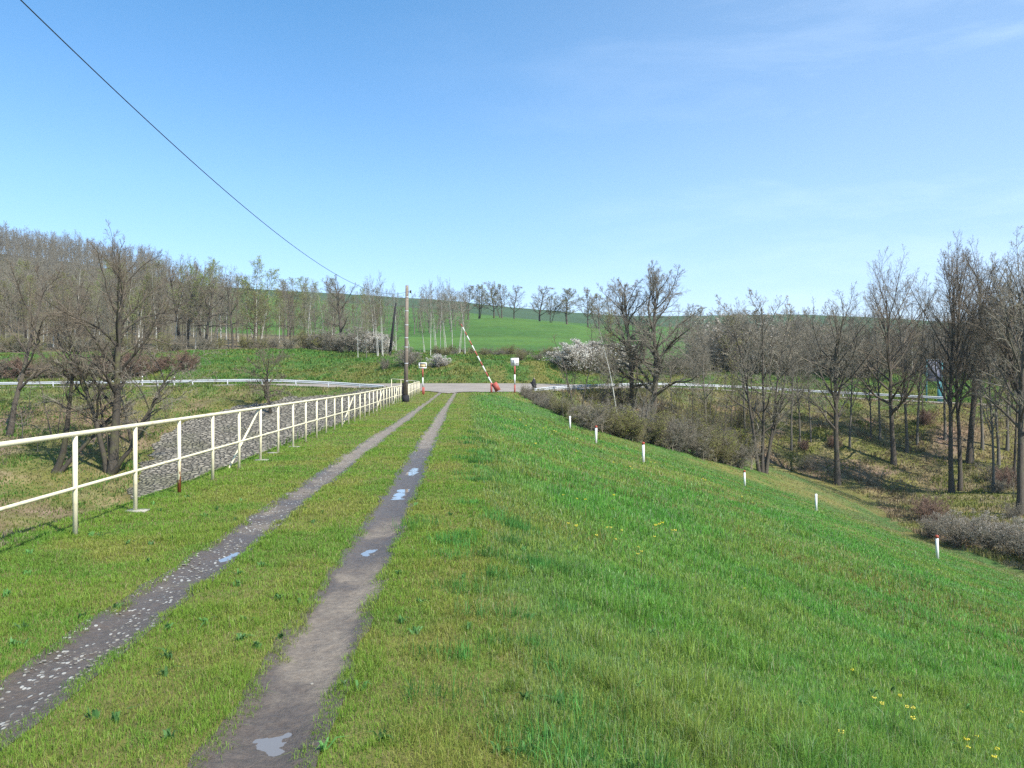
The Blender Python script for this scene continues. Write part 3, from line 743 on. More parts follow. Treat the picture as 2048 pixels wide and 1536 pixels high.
# the second, curved length beyond the pole
pts = [(816.5, 57.0), (819, 58.9), (822, 60.8), (825, 62.8), (828, 64.8), (831, 66.8), (834, 68.8), (836.5, 70.6), (838.6, 72.2)]
P2 = [((px - CX) / FPX * y, y) for px, y in pts] + [(-9.0, 74.6), (-10.1, 75.8), (-11.6, 76.6), (-13.3, 77.0), (-15.0, 77.2)][:4]
P2 = [((px - CX) / FPX * y, y) for px, y in pts] + [((828 - CX) / FPX * 73.5, 73.5), ((816 - CX) / FPX * 74.2, 74.2), ((802 - CX) / FPX * 74.6, 74.6), ((783 - CX) / FPX * 74.8, 74.8)]
Z2 = [float(zc(min(y, 72.2))) + .02 * max(0, i - 8) * 3 for i, (x, y) in enumerate(P2)]
f2 = empty('railing', (P2[0][0], P2[0][1], 0), 0, 'short cream railing beyond the pole curving back to the left', 'railing'); fo2 = np.array(f2.location)
A = np.array([(x, y, z) for (x, y), z in zip(P2, Z2)])
MB().tube(A + np.array([0, 0, HF]) - fo2, .033, 8).build('top_rail', M['cream'], f2, True)
MB().tube(A + np.array([0, 0, .5]) - fo2, .022, 8).build('middle_rail', M['cream'], f2, True)
for (x, y), z in zip(P2, Z2):
    g = Hs(x, y)
    MB().tube([(0, 0, min(g - z - .05, -.05)), (0, 0, HF - .02)], .029, 8).build('post', M['cream'], f2, True, (x - fo2[0], y - fo2[1], z))

# ------------------------------------------------------------------ pole and cable
PY = 54.6; PX_ = (811.5 - CX) / FPX * PY; PZ = float(zc(PY))
pole = empty('utility_pole', (PX_, PY, PZ), 0, 'tall weathered wooden utility pole with black tarred foot beside the railing', 'pole')
tp = np.array([(814.2 - CX) / FPX * PY - PX_, 0, EYE + 189 / FPX * PY - PZ])
MB().tube([(0, 0, .3), tp * .5, tp], [.145, .125, .105], 12).build('shaft', M['wood'], pole, True)
b = MB().tube([(-.17, .05, -.1), (-.17, .05, 1.25)], .09, 8); b.tube([(0, 0, -.1), (0, 0, .45)], [.25, .21], 10); b.build('footing', M['black'], pole, True)
b = MB(); b.tube([(.17, 0, tp[2] - .45), (tp[0] + .24, -.05, tp[2] - .42)], .02, 6); b.tube([(tp[0] + .24, -.05, tp[2] - .5), (tp[0] + .24, -.05, tp[2] - .33)], [.05, .06], 8)
b.build('insulator', M['dark'], pole, True)
b = MB()
for zf in (.18, .33, .47, .55, .66, .78, .9): 
    c = tp * zf; b.tube([c + np.array([0, 0, -.02]), c + np.array([0, 0, .03])], .145 - .036 * zf, 12)
b.build('band', M['zinc'], pole, True)
ys = np.linspace(1.5, PY - .05, 90)
xs = -6.28 + (PX_ + tp[0] + .2 + 6.28) * ((ys - 3) / (PY - 3)) ** 1.0
K = (PZ + tp[2] - .35 - 5.55) / (PY - 29.) ** 2
zs = 5.55 + K * (ys - 29.) ** 2
# photo fit of the near end
cab = MB().tube(np.stack([xs, ys, zs], 1), .0085, 6).build('overhead_cable', M['cable'], None, True)
tag(cab, 'thin dark overhead cable sagging from the upper left to the pole', 'cable')

# ------------------------------------------------------------------ posts on the slope
def slope_posts():
    spec = [(1140, 858, 0, 20, 'white marker post without red cap, farthest one, near the dark thicket'),
            (1192, 887, 1, 29, 'thin white marker post with small red cap, second from the far end of the slope'),
            (1287, 926, 1, 38, 'tall white marker post with red cap in the middle of the far slope'),
            (1490, 972, 1, 24, 'white marker post with red cap in front of the forked dark tree'),
            (1633, 1023, 0, 28, 'plain white marker post near the toe of the slope, next to last'),
            (1876, 1118, 1, 39, 'white marker post with bright red cap in front of the grey bush')]
    for px, py, cap, hp, lab in spec:
        X, Y = ray(px, py, 20, 95); h = min(max(hp / FPX * Y, .9), 1.1)
        e = empty('marker_post', (X, Y, Hs(X, Y)), 0, lab, 'marker post', 'white marker posts on the dam slope')
        t = rng0.normal(0, .03)
        MB().tube([(0, 0, -.1), (t, 0, h - (.07 if cap else 0))], .06, 10).build('shaft', M['white'], e, True)
        if cap: MB().tube([(t, 0, h - .07), (t, 0, h + .02), (t, 0, h + .04)], [.068, .068, .04], 10).build('cap', M['redcap'], e, True)
slope_posts()

# ------------------------------------------------------------------ barrier and signs
def striped(b, p0, p1, r, bands, start=0, sides=10):
    p0 = np.array(p0, float); p1 = np.array(p1, float); t = 0; tot = sum(bands)
    for i, w_ in enumerate(bands):
        a = p0 + (p1 - p0) * t / tot; t += w_; c = p0 + (p1 - p0) * t / tot
        ra = r if np.isscalar(r) else r[0] + (r[1] - r[0]) * (t - w_) / tot; rb = r if np.isscalar(r) else r[0] + (r[1] - r[0]) * t / tot
        b.tube([a, c], [ra, rb], sides, (i + start) % 2)
    return b
BY = 74.0
def at(px, py, Y): return np.array([(px - CX) / FPX * Y, Y, EYE + (HORIZ - py) / FPX * Y])
bx, bz = at(982, 0, BY)[0], 0
bz = Hs(bx, BY)
bar = empty('barrier', (bx, BY, bz), 0, 'red and white road barrier with its striped arm raised', 'barrier'); bo = np.array([bx, BY, bz])
piv = at(983.5, 767, BY) - bo; tip = at(922, 648, BY) - bo
b = MB(); b.box((piv[0] - .03, .12, piv[2] / 2 - .02), (.17, .07, piv[2] + .14)); b.box((piv[0] - .03, -.12, piv[2] / 2 - .02), (.17, .07, piv[2] + .14)); b.box((piv[0], 0, .12), (.125, .18, .06))
b.build('support_post', M['red'], bar)
b = MB(); striped(b, piv, tip, (.066, .042), [2.0, 1.5, 1.8, 1.3, 1.6, 1.5, 1.7, 1.4, 1.5, 1.2, 1.3, 1.0], 1)
b.build('arm', [M['red'], M['white']], bar, True)
dv = (piv - tip) / np.linalg.norm(piv - tip)
ang = math.atan2(dv[2], dv[0]); Rm = np.array([[math.cos(ang), 0, -math.sin(ang)], [0, 1, 0], [math.sin(ang), 0, math.cos(ang)]])
cw = at(992.6, 773.6, BY - .05) - bo
b = MB(); b.box(cw, (.78, .34, .46), Rm); b.box(piv + dv * .45, (1.0, .12, .1), Rm); b.build('counterweight', M['red'], bar)

def sign(name, px, py_top, py_bot, Y, label, bw, bh, front):
    x = at(px, 0, Y)[0]; z = Hs(x, Y); hh = EYE + (HORIZ - py_top) / FPX * Y - z
    e = empty(name, (x, Y, z), 0, label, 'sign')
    b = MB(); pb = hh - bh if front else hh - .12
    striped(b, (0, .03, -.1), (0, .03, pb), .055 if front else .07, [.9, 1.0, .95] if front else [.85, .9, .75, .6], 0)
    b.build('post', [M['red'], M['white']], e, True)
    cz = hh - bh / 2
    if front:
        b = MB(); t = .09
        b.box((0, 0, cz + bh / 2 - t / 2), (bw, .05, t)); b.box((0, 0, cz - bh / 2 + t / 2), (bw, .05, t))
        b.box((-bw / 2 + t / 2, 0, cz), (t, .05, bh - 2 * t)); b.box((bw / 2 - t / 2, 0, cz), (t, .05, bh - 2 * t)); b.build('frame', M['white'], e)
        MB().box((0, .012, cz), (bw - 2 * t + .01, .02, bh - 2 * t + .01)).build('board', M['dark'], e)
        b = MB(); b.box((.01, 0, cz - .03), (bw * .62, .012, bh * .42)); b.build('panel', M['yellowish'], e)
    else:
        b = MB(); b.box((0, 0.09, cz), (bw, .03, bh)); b.build('board', M['white'], e)
        b = MB()
        for dz in (-.10, .12): b.box((0, .06, cz + dz), (bw * .92, .02, .035))
        b.build('bracket', M['concrete'], e)
    return e
s1 = sign('warning_sign', 845.5, 725, 783, 70, 'small framed sign with a yellow panel on a red and white post', .68, .50, True)
MB().tube([(.14, -.3, -.1), (.14, -.3, .62)], .05, 8).build('marker_stub', M['red'], s1, True)
s2 = sign('road_sign', 1029.5, 716, 782, 75, 'plain white square sign on a red and white post right of the barrier', .72, .70, False)

# dark snag beside the junction
X, Y = at(1068, 0, 78)[0], 78.0
sn = empty('dead_snag', (X, Y, Hs(X, Y) - .1), 0, 'short dark dead snag with a pale broken tip at the road edge', 'dead tree')
b = MB(); b.tube([(0, 0, 0), (.05, 0, .5), (-.06, 0, 1.0), (.03, 0, 1.35)], [.26, .2, .23, .12], 9); b.tube([(0, 0, .8), (-.3, 0, 1.02), (-.42, 0, 1.0)], [.1, .07, .03], 6); b.tube([(.02, 0, .6), (.25, 0, .9)], [.1, .03], 6)
b.build('trunk', M['black'], sn, True)
MB().tube([(.02, 0, 1.3), (0, 0, 1.52)], [.08, .02], 7).build('broken_tip', M['bud_tan'], sn, True)

# ------------------------------------------------------------------ guard rails
def guardrail(pts, label, end_down=None, step=4.0):
    P = np.array(pts, float); d = np.concatenate([[0], np.cumsum(np.linalg.norm(np.diff(P[:, :2], axis=0), axis=1))])
    n = int(d[-1] / 1.0) + 1; s = np.linspace(0, d[-1], n)
    X = np.interp(s, d, P[:, 0]); Y = np.interp(s, d, P[:, 1]); Z = np.interp(s, d, P[:, 2])
    ker = np.ones(5) / 5
    for A_ in (X, Y, Z): A_[2:-2] = np.convolve(A_, ker, 'valid')
    e = empty('guardrail', (X[0], Y[0], Z[0] - .75), 0, label, 'guardrail'); o = np.array(e.location)
    T = np.gradient(np.stack([X, Y], 1), axis=0); T /= np.linalg.norm(T, axis=1)[:, None]; Nn = np.stack([T[:, 1], -T[:, 0]], 1)
    Nn *= np.where((Nn * np.stack([X, Y], 1)).sum(1) > 0, -1, 1)[:, None]     # towards the dam
    prof = [(0, -.155), (.05, -.13), (.075, -.08), (.05, -.03), (0, 0), (.05, .03), (.075, .08), (.05, .13), (0, .155)]
    V = np.zeros((n, len(prof), 3))
    for j, (a, b_) in enumerate(prof):
        V[:, j, 0] = X + Nn[:, 0] * a; V[:, j, 1] = Y + Nn[:, 1] * a; V[:, j, 2] = Z - .155 + b_
    V2 = V.copy(); V2[:, :, 0] -= Nn[:, :1] * .006; V2[:, :, 1] -= Nn[:, 1:] * .006
    m = len(prof); ii = np.arange(n * m).reshape(n, m)
    Q = np.stack([ii[:-1, :-1], ii[:-1, 1:], ii[1:, 1:], ii[1:, :-1]], -1).reshape(-1, 4)
    b = MB(); b.add(V.reshape(-1, 3) - o, Q); b.add(V2.reshape(-1, 3) - o, Q[:, ::-1]); b.build('rail', M['zinc'], e, True)
    for q in np.arange(1.0, d[-1] - .5, step):
        x = np.interp(q, s, X); y = np.interp(q, s, Y); z = np.interp(q, s, Z); g = Hs(x, y)
        MB().box((0, 0, (z - .1 + g - .1) / 2 - g), (.10, .12, max(z - g, .2))).build('post', M['zinc'], e, False, (x - o[0], y - o[1], g - o[2]))
def gp(px, y, Y): return tuple(at(px, y, Y))
guardrail([gp(-260, 766, 95), gp(0, 764.5, 95), gp(150, 762.5, 95), gp(300, 761, 95), gp(420, 759, 95), gp(515, 757.8, 95), gp(600, 760, 94.5), gp(700, 765.5, 93), gp(768, 770.8, 91)],
          'bright metal guardrail across the left bank behind the bare trees')
guardrail([gp(1068, 777, 77), gp(1101, 773, 84), gp(1163, 769.5, 92), gp(1228, 767, 98), gp(1300, 765.5, 103), gp(1374, 767, 106), gp(1472, 771, 108), gp(1600, 778.5, 107), gp(1700, 784, 105), gp(1800, 789, 102.5), gp(1890, 793.5, 100)],
          'bright metal guardrail along the road behind the right-hand trees')
# delineator posts behind the left rail
for px, yt, lab in ((284.5, 752, 'small white roadside reflector post behind the left guardrail, dull one'), (348.5, 753.5, 'white roadside reflector post with a red band behind the left guardrail')):
    x = at(px, 0, 96.5)[0]; g = Hs(x, 96.5); zt = EYE + (HORIZ - yt) / FPX * 96.5
    e = empty('reflector_post', (x, 96.5, g), 0, lab, 'reflector post', 'reflector posts by the left guardrail'); hh = zt - g
    b = MB(); b.box((0, 0, hh / 2 - .2), (.15, .08, hh - .4)); b.box((0, 0, hh - .08), (.15, .08, .16)); b.build('shaft', M['white'], e)
    MB().box((0, 0, hh - .28), (.155, .085, .2)).build('band', M['redcap' if px > 300 else 'dark'], e)

# information board behind the right rail
BYY = 105.0
bl, br = at(1853, 720, BYY), at(1884, 720, BYY); bx = (bl[0] + br[0]) / 2; wdt = br[0] - bl[0]; g = Hs(bx, BYY); zt = bl[2]; zb = at(1853, 763, BYY)[2]
bb = empty('information_board', (bx, BYY, g), 0, 'tall blue information board on turquoise posts behind the right guardrail', 'board')
for sx in (-1, 1): MB().box((sx * wdt / 2, 0, (zt - g) / 2 - .1), (.14, .14, zt - g + .2)).build('post', M['turq'], bb)
MB().box((wdt * .33, -.02, (zb - g) / 2), (.5, .10, (zb - g))).build('side_plate', M['turq'], bb)
MB().box((0, 0, zt - g + .05), (wdt + .2, .2, .08)).build('top_bar', M['zinc'], bb)
def m_board():
    k = N('faded_blue_board'); p = k.pos((1, 1, 1), obj=True); n1 = k.noise(p, 2.2, 4, .6); n2 = k.noise(k.pos((3, 1, 9), obj=True), 1.6, 2)
    c = k.mix(k.rng(n1, .4, .6), (.10, .12, .19), (.22, .22, .25)); c = k.mix(k.rng(n2, .58, .62, 0, .5), c, (.32, .32, .36)); k.col(c, .4); return k.m
hb = zt - zb
MB().box((0, 0, zt - g - hb / 2 - .02), (wdt - .15, .06, hb - .04)).build('panel', m_board(), bb)
MB().box((.12, -.04, zt - g - hb * .14), (wdt * .5, .02, hb * .12)).build('title_strip', m_paint('pale_blue_strip', (.38, .40, .55), .4, (.2, .2, .4), .6, 9), bb)

# ------------------------------------------------------------------ trees
def emit(pts, rad, sides):
    N_, n1, _ = pts.shape
    ax = pts[:, -1] - pts[:, 0]; ax /= np.linalg.norm(ax, axis=1)[:, None] + 1e-9
    ref = np.where(np.abs(ax[:, 2:3]) < .9, np.array([[0, 0, 1.]]), np.array([[1., 0, 0]]))
    a = np.cross(ax, ref); a /= np.linalg.norm(a, axis=1)[:, None] + 1e-9; b = np.cross(ax, a)
    th = np.arange(sides) / sides * 2 * math.pi
    ring = a[:, None, None, :] * np.cos(th)[None, None, :, None] + b[:, None, None, :] * np.sin(th)[None, None, :, None]
    V = pts[:, :, None, :] + rad[:, :, None, None] * ring
    ii = np.arange(N_ * n1 * sides).reshape(N_, n1, sides)
    j = np.roll(ii, -1, 2)
    Q = np.stack([ii[:, :-1], j[:, :-1], j[:, 1:], ii[:, 1:]], -1).reshape(-1, 4)
    return V.reshape(-1, 3), Q
def lerp(a, b, t): return a + (b - a) * t
def tree_np(seed, stems, levels, leaf=None):
    """stems: list of (pos, dir, length, radius). returns trunk (V,Q), crown (V,Q), leaves (V,Q)"""
    r = np.random.default_rng(seed)
    P0 = np.array([s[0] for s in stems], float); D0 = np.array([s[1] for s in stems], float); D0 /= np.linalg.norm(D0, axis=1)[:, None]
    L = np.array([s[2] for s in stems], float); Rr = np.array([s[3] for s in stems], float)
    res = {'trunk': ([], [], 0), 'crown': ([], [], 0)}
    acc = {'trunk': [[], [], 0], 'crown': [[], [], 0]}
    for k, lv in enumerate(levels):
        n = lv['segs']; N_ = len(L); pts = np.zeros((N_, n + 1, 3)); pts[:, 0] = P0; dirs = np.zeros((N_, n, 3)); d = D0.copy(); step = (L / n)[:, None]
        for s in range(n):
            d = d + r.normal(0, lv['wob'], (N_, 3)); d[:, 2] += lv.get('up', 0); d /= np.linalg.norm(d, axis=1)[:, None]
            dirs[:, s] = d; pts[:, s + 1] = pts[:, s] + d * step
        tt = np.linspace(0, 1, n + 1)
        prof = 1 - (1 - lv['tip']) * tt ** lv.get('tp', .9)
        rad = Rr[:, None] * prof[None]
        if k == 0: rad[:, 0] *= 1.35
        V, Q = emit(pts, rad, lv['sides']); A = acc[lv['to']]; A[0].append(V); A[1].append(Q + A[2]); A[2] += len(V)
        if k == len(levels) - 1: break
        nc = lv['nc']; st = lv['start']
        t = st + (1 - st) * (np.arange(nc)[None] + r.random((N_, nc))) / nc
        t = np.clip(t, 0, .999); f = t * n; i = f.astype(int); fr = (f - i)[..., None]; rows = np.arange(N_)[:, None]
        pos = pts[rows, i] * (1 - fr) + pts[rows, i + 1] * fr; dr = dirs[rows, i]
        ref = np.where(np.abs(dr[..., 2:3]) < .9, np.array([0, 0, 1.]), np.array([1., 0, 0]))
        a = np.cross(dr, ref); a /= np.linalg.norm(a, axis=-1)[..., None] + 1e-9; b = np.cross(dr, a)
        az = 2.4 * np.arange(nc)[None] + r.uniform(0, 6.28, (N_, 1)) + r.normal(0, .5, (N_, nc))
        tl = (t - st) / (1 - st)
        ang = np.radians(lerp(lv['a0'], lv['a1'], tl) + r.normal(0, 8, (N_, nc)))[..., None]
        cd = dr * np.cos(ang) + (a * np.cos(az)[..., None] + b * np.sin(az)[..., None]) * np.sin(ang)
        shape = lv['shape'](tl)
        Lc = L[:, None] * lv['ratio'] * shape * r.uniform(.65, 1.25, (N_, nc))
        rt = Rr[:, None] * (1 - (1 - lv['tip']) * t ** lv.get('tp', .9))
        Rc = np.clip(np.minimum(rt * lv['rr'], Lc * lv.get('slim', .05)), lv.get('rmin', .004), None) * r.uniform(.8, 1.15, (N_, nc))
        kp = (r.random((N_, nc)) < lv.get('keep', 1)).ravel()
        P0 = pos.reshape(-1, 3)[kp]; D0 = cd.reshape(-1, 3)[kp]; L = Lc.ravel()[kp]; Rr = Rc.ravel()[kp]
    out = {q: (np.concatenate(A[0]), np.concatenate(A[1])) for q, A in acc.items() if A[0]}
    if leaf:
        cnt, sz, mode = leaf['n'], leaf['size'], leaf.get('spread', .05)
        q = r.integers(0, len(pts), cnt); s_ = r.integers(1, pts.shape[1], cnt); c = pts[q, s_] + r.normal(0, mode, (cnt, 3))
        if 'zmin' in leaf:
            zmax = c[:, 2].max(); c = c[c[:, 2] > leaf['zmin'] * zmax]; cnt = len(c)
        a = r.normal(0, 1, (cnt, 3)); a /= np.linalg.norm(a, axis=1)[:, None]; b = np.cross(a, r.normal(0, 1, (cnt, 3))); b /= np.linalg.norm(b, axis=1)[:, None]
        ss_ = (sz * r.uniform(.6, 1.4, cnt))[:, None]
        V = np.stack([c - a * ss_, c - b * ss_ * .6, c + a * ss_, c + b * ss_ * .6], 1).reshape(-1, 3)
        out['leaf'] = (V, np.arange(cnt * 4).reshape(-1, 4))
    return out
one = lambda t: 1 + 0 * t
dome = lambda t: np.sqrt(np.clip(1 - (t * .92) ** 2, .05, 1))
cone = lambda t: np.clip(1.05 - .8 * t, .2, 1)
vase = lambda t: np.clip(.75 + .5 * t - .75 * t ** 3, .2, 1.2)

PROTO = {}
def proto(name, gen, mats, leafname='buds'):
    zmax = max(v[0][:, 2].max() for v in gen.values())
    d = {'h': float(zmax), 'np': gen, 'parts': []}
    for key, nm, mt in (('trunk', 'trunk', mats[0]), ('crown', 'crown', mats[1]), ('leaf', leafname, mats[2] if len(mats) > 2 else None)):
        if key in gen:
            d['parts'].append((nm, mesh_np(nm, gen[key][0], gen[key][1], None, [mt], key == 'trunk')))
    PROTO[name] = d
def std(L0=None, **kw): return kw
def oak(seed, h=14, r=.28, nc=15, start=.25, a0=72, a1=28, ratio=.52, shape=dome, wob=.10, kinks=.20, leaf=None, stems=None, n=(10, 9, 5), tw=.0075, up1=.05):
    lv = [dict(segs=10, wob=wob * .6, up=.03, tip=.22, tp=1.1, sides=9, to='trunk', nc=nc, start=start, a0=a0, a1=a1, ratio=ratio, shape=shape, rr=.62, slim=.034),
          dict(segs=7, wob=kinks, up=up1, tip=.2, tp=1.1, sides=6, to='trunk', nc=n[0], start=.2, a0=46, a1=28, ratio=.45, shape=cone, rr=.62, slim=.03, rmin=.02),
          dict(segs=5, wob=kinks, up=.05, tip=.3, sides=4, to='crown', nc=n[1], start=.15, a0=45, a1=28, ratio=.46, shape=cone, rr=.6, slim=.018, rmin=.011),
          dict(segs=3, wob=.16, up=.04, tip=.5, sides=3, to='crown', nc=n[2], start=.2, a0=42, a1=25, ratio=.55, shape=one, rr=.7, slim=.02, rmin=tw),
          dict(segs=2, wob=.14, up=.03, tip=.5, sides=3, to='crown')]
    return tree_np(seed, stems or [((0, 0, 0), (0, 0, 1), h * .92, r)], lv, leaf)
def tall(seed, h=18, r=.26, start=.42, nc=13, stems=None, leaf=None, a0=42, a1=22, ratio=.36, n=(9, 7, 4), tw=.0085):
    return oak(seed, h, r, nc + 4, start, a0 + 6, a1 + 4, ratio * 1.22, vase, .05, .11, leaf, stems, n, tw, .09)
def birch(seed, h=14, r=.12, start=.32, nc=28, leaf=None, stems=None, tw=.010, n=(8, 7)):
    lv = [dict(segs=10, wob=.035, up=.02, tip=.12, sides=7, to='trunk', nc=nc, start=start, a0=52, a1=25, ratio=.24, shape=dome, rr=.42, slim=.022, rmin=.012),
          dict(segs=5, wob=.12, up=.06, tip=.25, sides=4, to='crown', nc=n[0], start=.15, a0=38, a1=25, ratio=.42, shape=cone, rr=.6, slim=.015, rmin=.008),
          dict(segs=3, wob=.15, up=-.02, tip=.4, sides=3, to='crown', nc=n[1], start=.15, a0=38, a1=25, ratio=.5, shape=one, rr=.7, slim=.02, rmin=tw),
          dict(segs=2, wob=.15, up=-.05, tip=.5, sides=3, to='crown')]
    return tree_np(seed, stems or [((0, 0, 0), (.03, 0, 1), h, r)], lv, leaf)
def shrub(seed, h=2.5, spread=.55, ns=16, leaf=None, tw=.006, n=(8, 6)):
    r = np.random.default_rng(seed + 900)
    st = []
    for i in range(ns):
        a = r.uniform(0, 6.28); q = r.uniform(.05, spread)
        st.append(((r.normal(0, .12 * h), r.normal(0, .12 * h), -.05), (math.cos(a) * q, math.sin(a) * q, 1), h * r.uniform(.65, 1.0), .018 + .006 * h))
    lv = [dict(segs=6, wob=.14, up=.03, tip=.25, sides=4, to='trunk', nc=9, start=.12, a0=50, a1=28, ratio=.45, shape=cone, rr=.6, slim=.02, rmin=.008),
          dict(segs=4, wob=.18, up=.04, tip=.35, sides=3, to='crown', nc=n[0], start=.1, a0=48, a1=30, ratio=.5, shape=cone, rr=.7, slim=.02, rmin=tw),
          dict(segs=2, wob=.18, up=.03, tip=.5, sides=3, to='crown', nc=n[1], start=.1, a0=45, a1=30, ratio=.6, shape=one, rr=.8, slim=.03, rmin=tw * .9),
          dict(segs=1, wob=.15, up=.0, tip=.5, sides=3, to='crown')]
    return tree_np(seed, st, lv, leaf)
def sapling(seed, h=6, r=.045, ns=1, leaf=None):
    q = np.random.default_rng(seed + 50)
    st = [((q.normal(0, .25) * (ns > 1), q.normal(0, .25) * (ns > 1), 0), (q.normal(0, .08), q.normal(0, .08), 1), h * q.uniform(.7, 1), r * q.uniform(.7, 1.1)) for _ in range(ns)]
    lv = [dict(segs=8, wob=.06, up=.02, tip=.2, sides=5, to='trunk', nc=14, start=.2, a0=50, a1=28, ratio=.26, shape=cone, rr=.5, slim=.02, rmin=.008),
          dict(segs=4, wob=.14, up=.05, tip=.4, sides=3, to='crown', nc=7, start=.15, a0=42, a1=28, ratio=.5, shape=one, rr=.6, slim=.02, rmin=.006),
          dict(segs=2, wob=.14, up=.03, tip=.5, sides=3, to='crown')]
    return tree_np(seed, st, lv, leaf)

B, G_, MO, BI = M['bark'], M['bark_gray'], M['bark_moss'], M['birch']
tan = dict(n=1800, size=.035, spread=.03)
# the big single trees, each with the build the photo shows
proto('left_oak', oak(11, 20, .36, 19, .34, 62, 18, .50, lambda t: np.clip(.8 + .35 * t - .7 * t ** 3, .3, 1.1), .06, .15, None, [((0, 0, 0), (.02, 0, 1), 17.0, .42), ((-.5, .3, 0), (-.16, .05, 1), 13.5, .25)], (10, 8, 5)), (MO, M['twig']))
proto('left_lean', oak(12, 11, .24, 7, .45, 60, 30, .42, dome, .14, .24, None, [((0, 0, 0), (.42, 0, 1), 8.2, .22), ((.25, 0, 0), (.55, .2, 1), 6.5, .15)], (8, 7, 4)), (MO, M['twig_gray']))
proto('left_edge', oak(13, 14, .22, 13, .25, 60, 25, .42, dome, .1, .22), (B, M['twig']))
proto('crooked', oak(14, 8, .19, 8, .45, 65, 35, .46, one, .2, .26, None, [((0, 0, 0), (.5, 0, 1), 7.4, .17), ((0, 0, .3), (.1, .1, 1), 6.5, .13)], (7, 6, 4)), (MO, M['twig_gray']))
proto('round_small', oak(15, 6, .2, 15, .26, 74, 34, .62, one, .12, .20, dict(n=900, size=.03, spread=.03), None, (10, 8, 4), .010, .03), (MO, M['twig'], M['bud_tan']))
proto('field_oak', oak(16, 13, .3, 15, .28, 68, 25, .42, dome, .07, .17), (B, M['twig']))
proto('mid_oak', oak(17, 16, .36, 24, .20, 60, 20, .50, dome, .08, .19, dict(n=3800, size=.03, spread=.03, zmin=.35), [((0, 0, 0), (.04, 0, 1), 15.2, .38), ], (11, 9, 6)), (B, M['twig_gray'], M['bud_tan']))
proto('mid_oak_low', oak(18, 15, .34, 22, .2, 68, 24, .52, dome, .10, .2, dict(n=2200, size=.035, spread=.03, zmin=.3), None, (11, 9, 6)), (B, M['twig_gray'], M['bud_tan']))
proto('forked', oak(19, 17, .17, 13, .22, 45, 22, .34, vase, .06, .15, dict(n=2600, size=.05, spread=.04, zmin=.6),
      [((-.35, 0, 0), (-.13, 0, 1), 15.5, .16), ((0, .1, 0), (.02, 0, 1), 16, .17), ((.3, 0, 0), (.15, .1, 1), 15, .15), ((.1, .3, 0), (.24, 0, 1), 12.5, .12)], (8, 7, 4), .008), (B, M['twig_gray'], M['bud_tan']))
proto('tall_single', tall(20, 18, .28, .34, 20, None, dict(n=1200, size=.03, spread=.03)), (B, M['twig_gray'], M['bud_tan']))
proto('tall_wide', tall(21, 20, .32, .28, 19, None, None, 58, 22, .42), (B, M['twig']))
proto('tall_twin', tall(22, 20, .25, .36, 17, [((-.25, 0, 0), (-.02, 0, 1), 19, .28), ((.9, .2, 0), (.05, .02, 1), 19.5, .25)], None, 36, 20, .34), (B, M['twig']))
proto('tall_thin', tall(23, 19, .18, .32, 17, None, dict(n=900, size=.03, spread=.03), 45, 24, .30), (G_, M['twig_gray'], M['bud_tan']))
proto('tall_fork', tall(24, 20, .22, .34, 17, [((0, 0, 0), (.0, 0, 1), 19, .36), ((.15, 0, 4.5), (.30, .05, 1), 13, .2)], None, 40, 22, .34), (B, M['twig']))
proto('birch_a', birch(31, 14, .13, .30), (BI, M['twig_gray']))
proto('birch_b', birch(32, 14, .11, .38, 22, None, [((0, 0, 0), (.06, 0, 1), 14, .11), ((.3, 0, 0), (.14, .05, 1), 12, .09)]), (BI, M['twig']))
proto('birch_c', birch(33, 15, .11, .32, 24, dict(n=3200, size=.06, spread=.09)), (BI, M['twig_olive'], M['bud_green']))
proto('aspen', birch(34, 15, .15, .28, 26, dict(n=5200, size=.08, spread=.14), [((0, 0, 0), (.02, 0, 1), 15, .14), ((.5, 0, 0), (.16, 0, 1), 13.5, .12), ((-.3, .2, 0), (-.14, 0, 1), 12, .1)]), (BI, M['twig_olive'], M['bud_green']))
proto('slender', birch(35, 14, .10, .25, 30, None, None, .012), (G_, M['twig_gray']))
proto('slender_b', birch(36, 13, .11, .2, 30, dict(n=1400, size=.06, spread=.08), None, .012), (B, M['twig'], M['bud_olive']))
proto('row_tree', oak(37, 12, .2, 15, .2, 58, 20, .46, dome, .08, .15, None, None, (9, 7, 4), .022), (B, M['twig_gray']))
proto('row_tree_b', oak(38, 12, .18, 13, .26, 50, 22, .42, vase, .08, .15, dict(n=900, size=.10, spread=.12), [((0, 0, 0), (0, 0, 1), 11, .18), ((.5, 0, 0), (.2, 0, 1), 10, .15)], (9, 7, 4), .022), (B, M['twig_gray'], M['bud_olive']))
proto('shrub_brown', shrub(41, 2.6), (M['twig'], M['twig_gray']))
proto('shrub_red', shrub(42, 2.2, .8, 20), (M['twig_red'], M['twig_red']))
proto('shrub_olive', shrub(43, 2.8, .6, 16, dict(n=1800, size=.03, spread=.06)), (M['twig'], M['twig_olive'], M['bud_olive']))
proto('shrub_gold', shrub(44, 3.0, .6, 14, dict(n=1700, size=.035, spread=.07)), (M['twig_olive'], M['twig_olive'], M['bud_gold']))
proto('shrub_bloom', shrub(45, 2.6, .75, 20, dict(n=9000, size=.040, spread=.06)), (M['twig'], M['twig_gray'], M['bloom']), 'blossom')
proto('shrub_bloom_sparse', shrub(46, 3.0, .7, 18, dict(n=2600, size=.036, spread=.05)), (M['twig'], M['twig_gray'], M['bloom_dull']), 'blossom')
proto('sapling_a', sapling(51, 6, .05), (G_, M['twig_gray']))
proto('sapling_b', sapling(52, 6, .05, 3, dict(n=700, size=.03, spread=.05)), (B, M['twig'], M['bud_olive']))
proto('sapling_c', sapling(53, 7, .06, 2), (B, M['twig']))

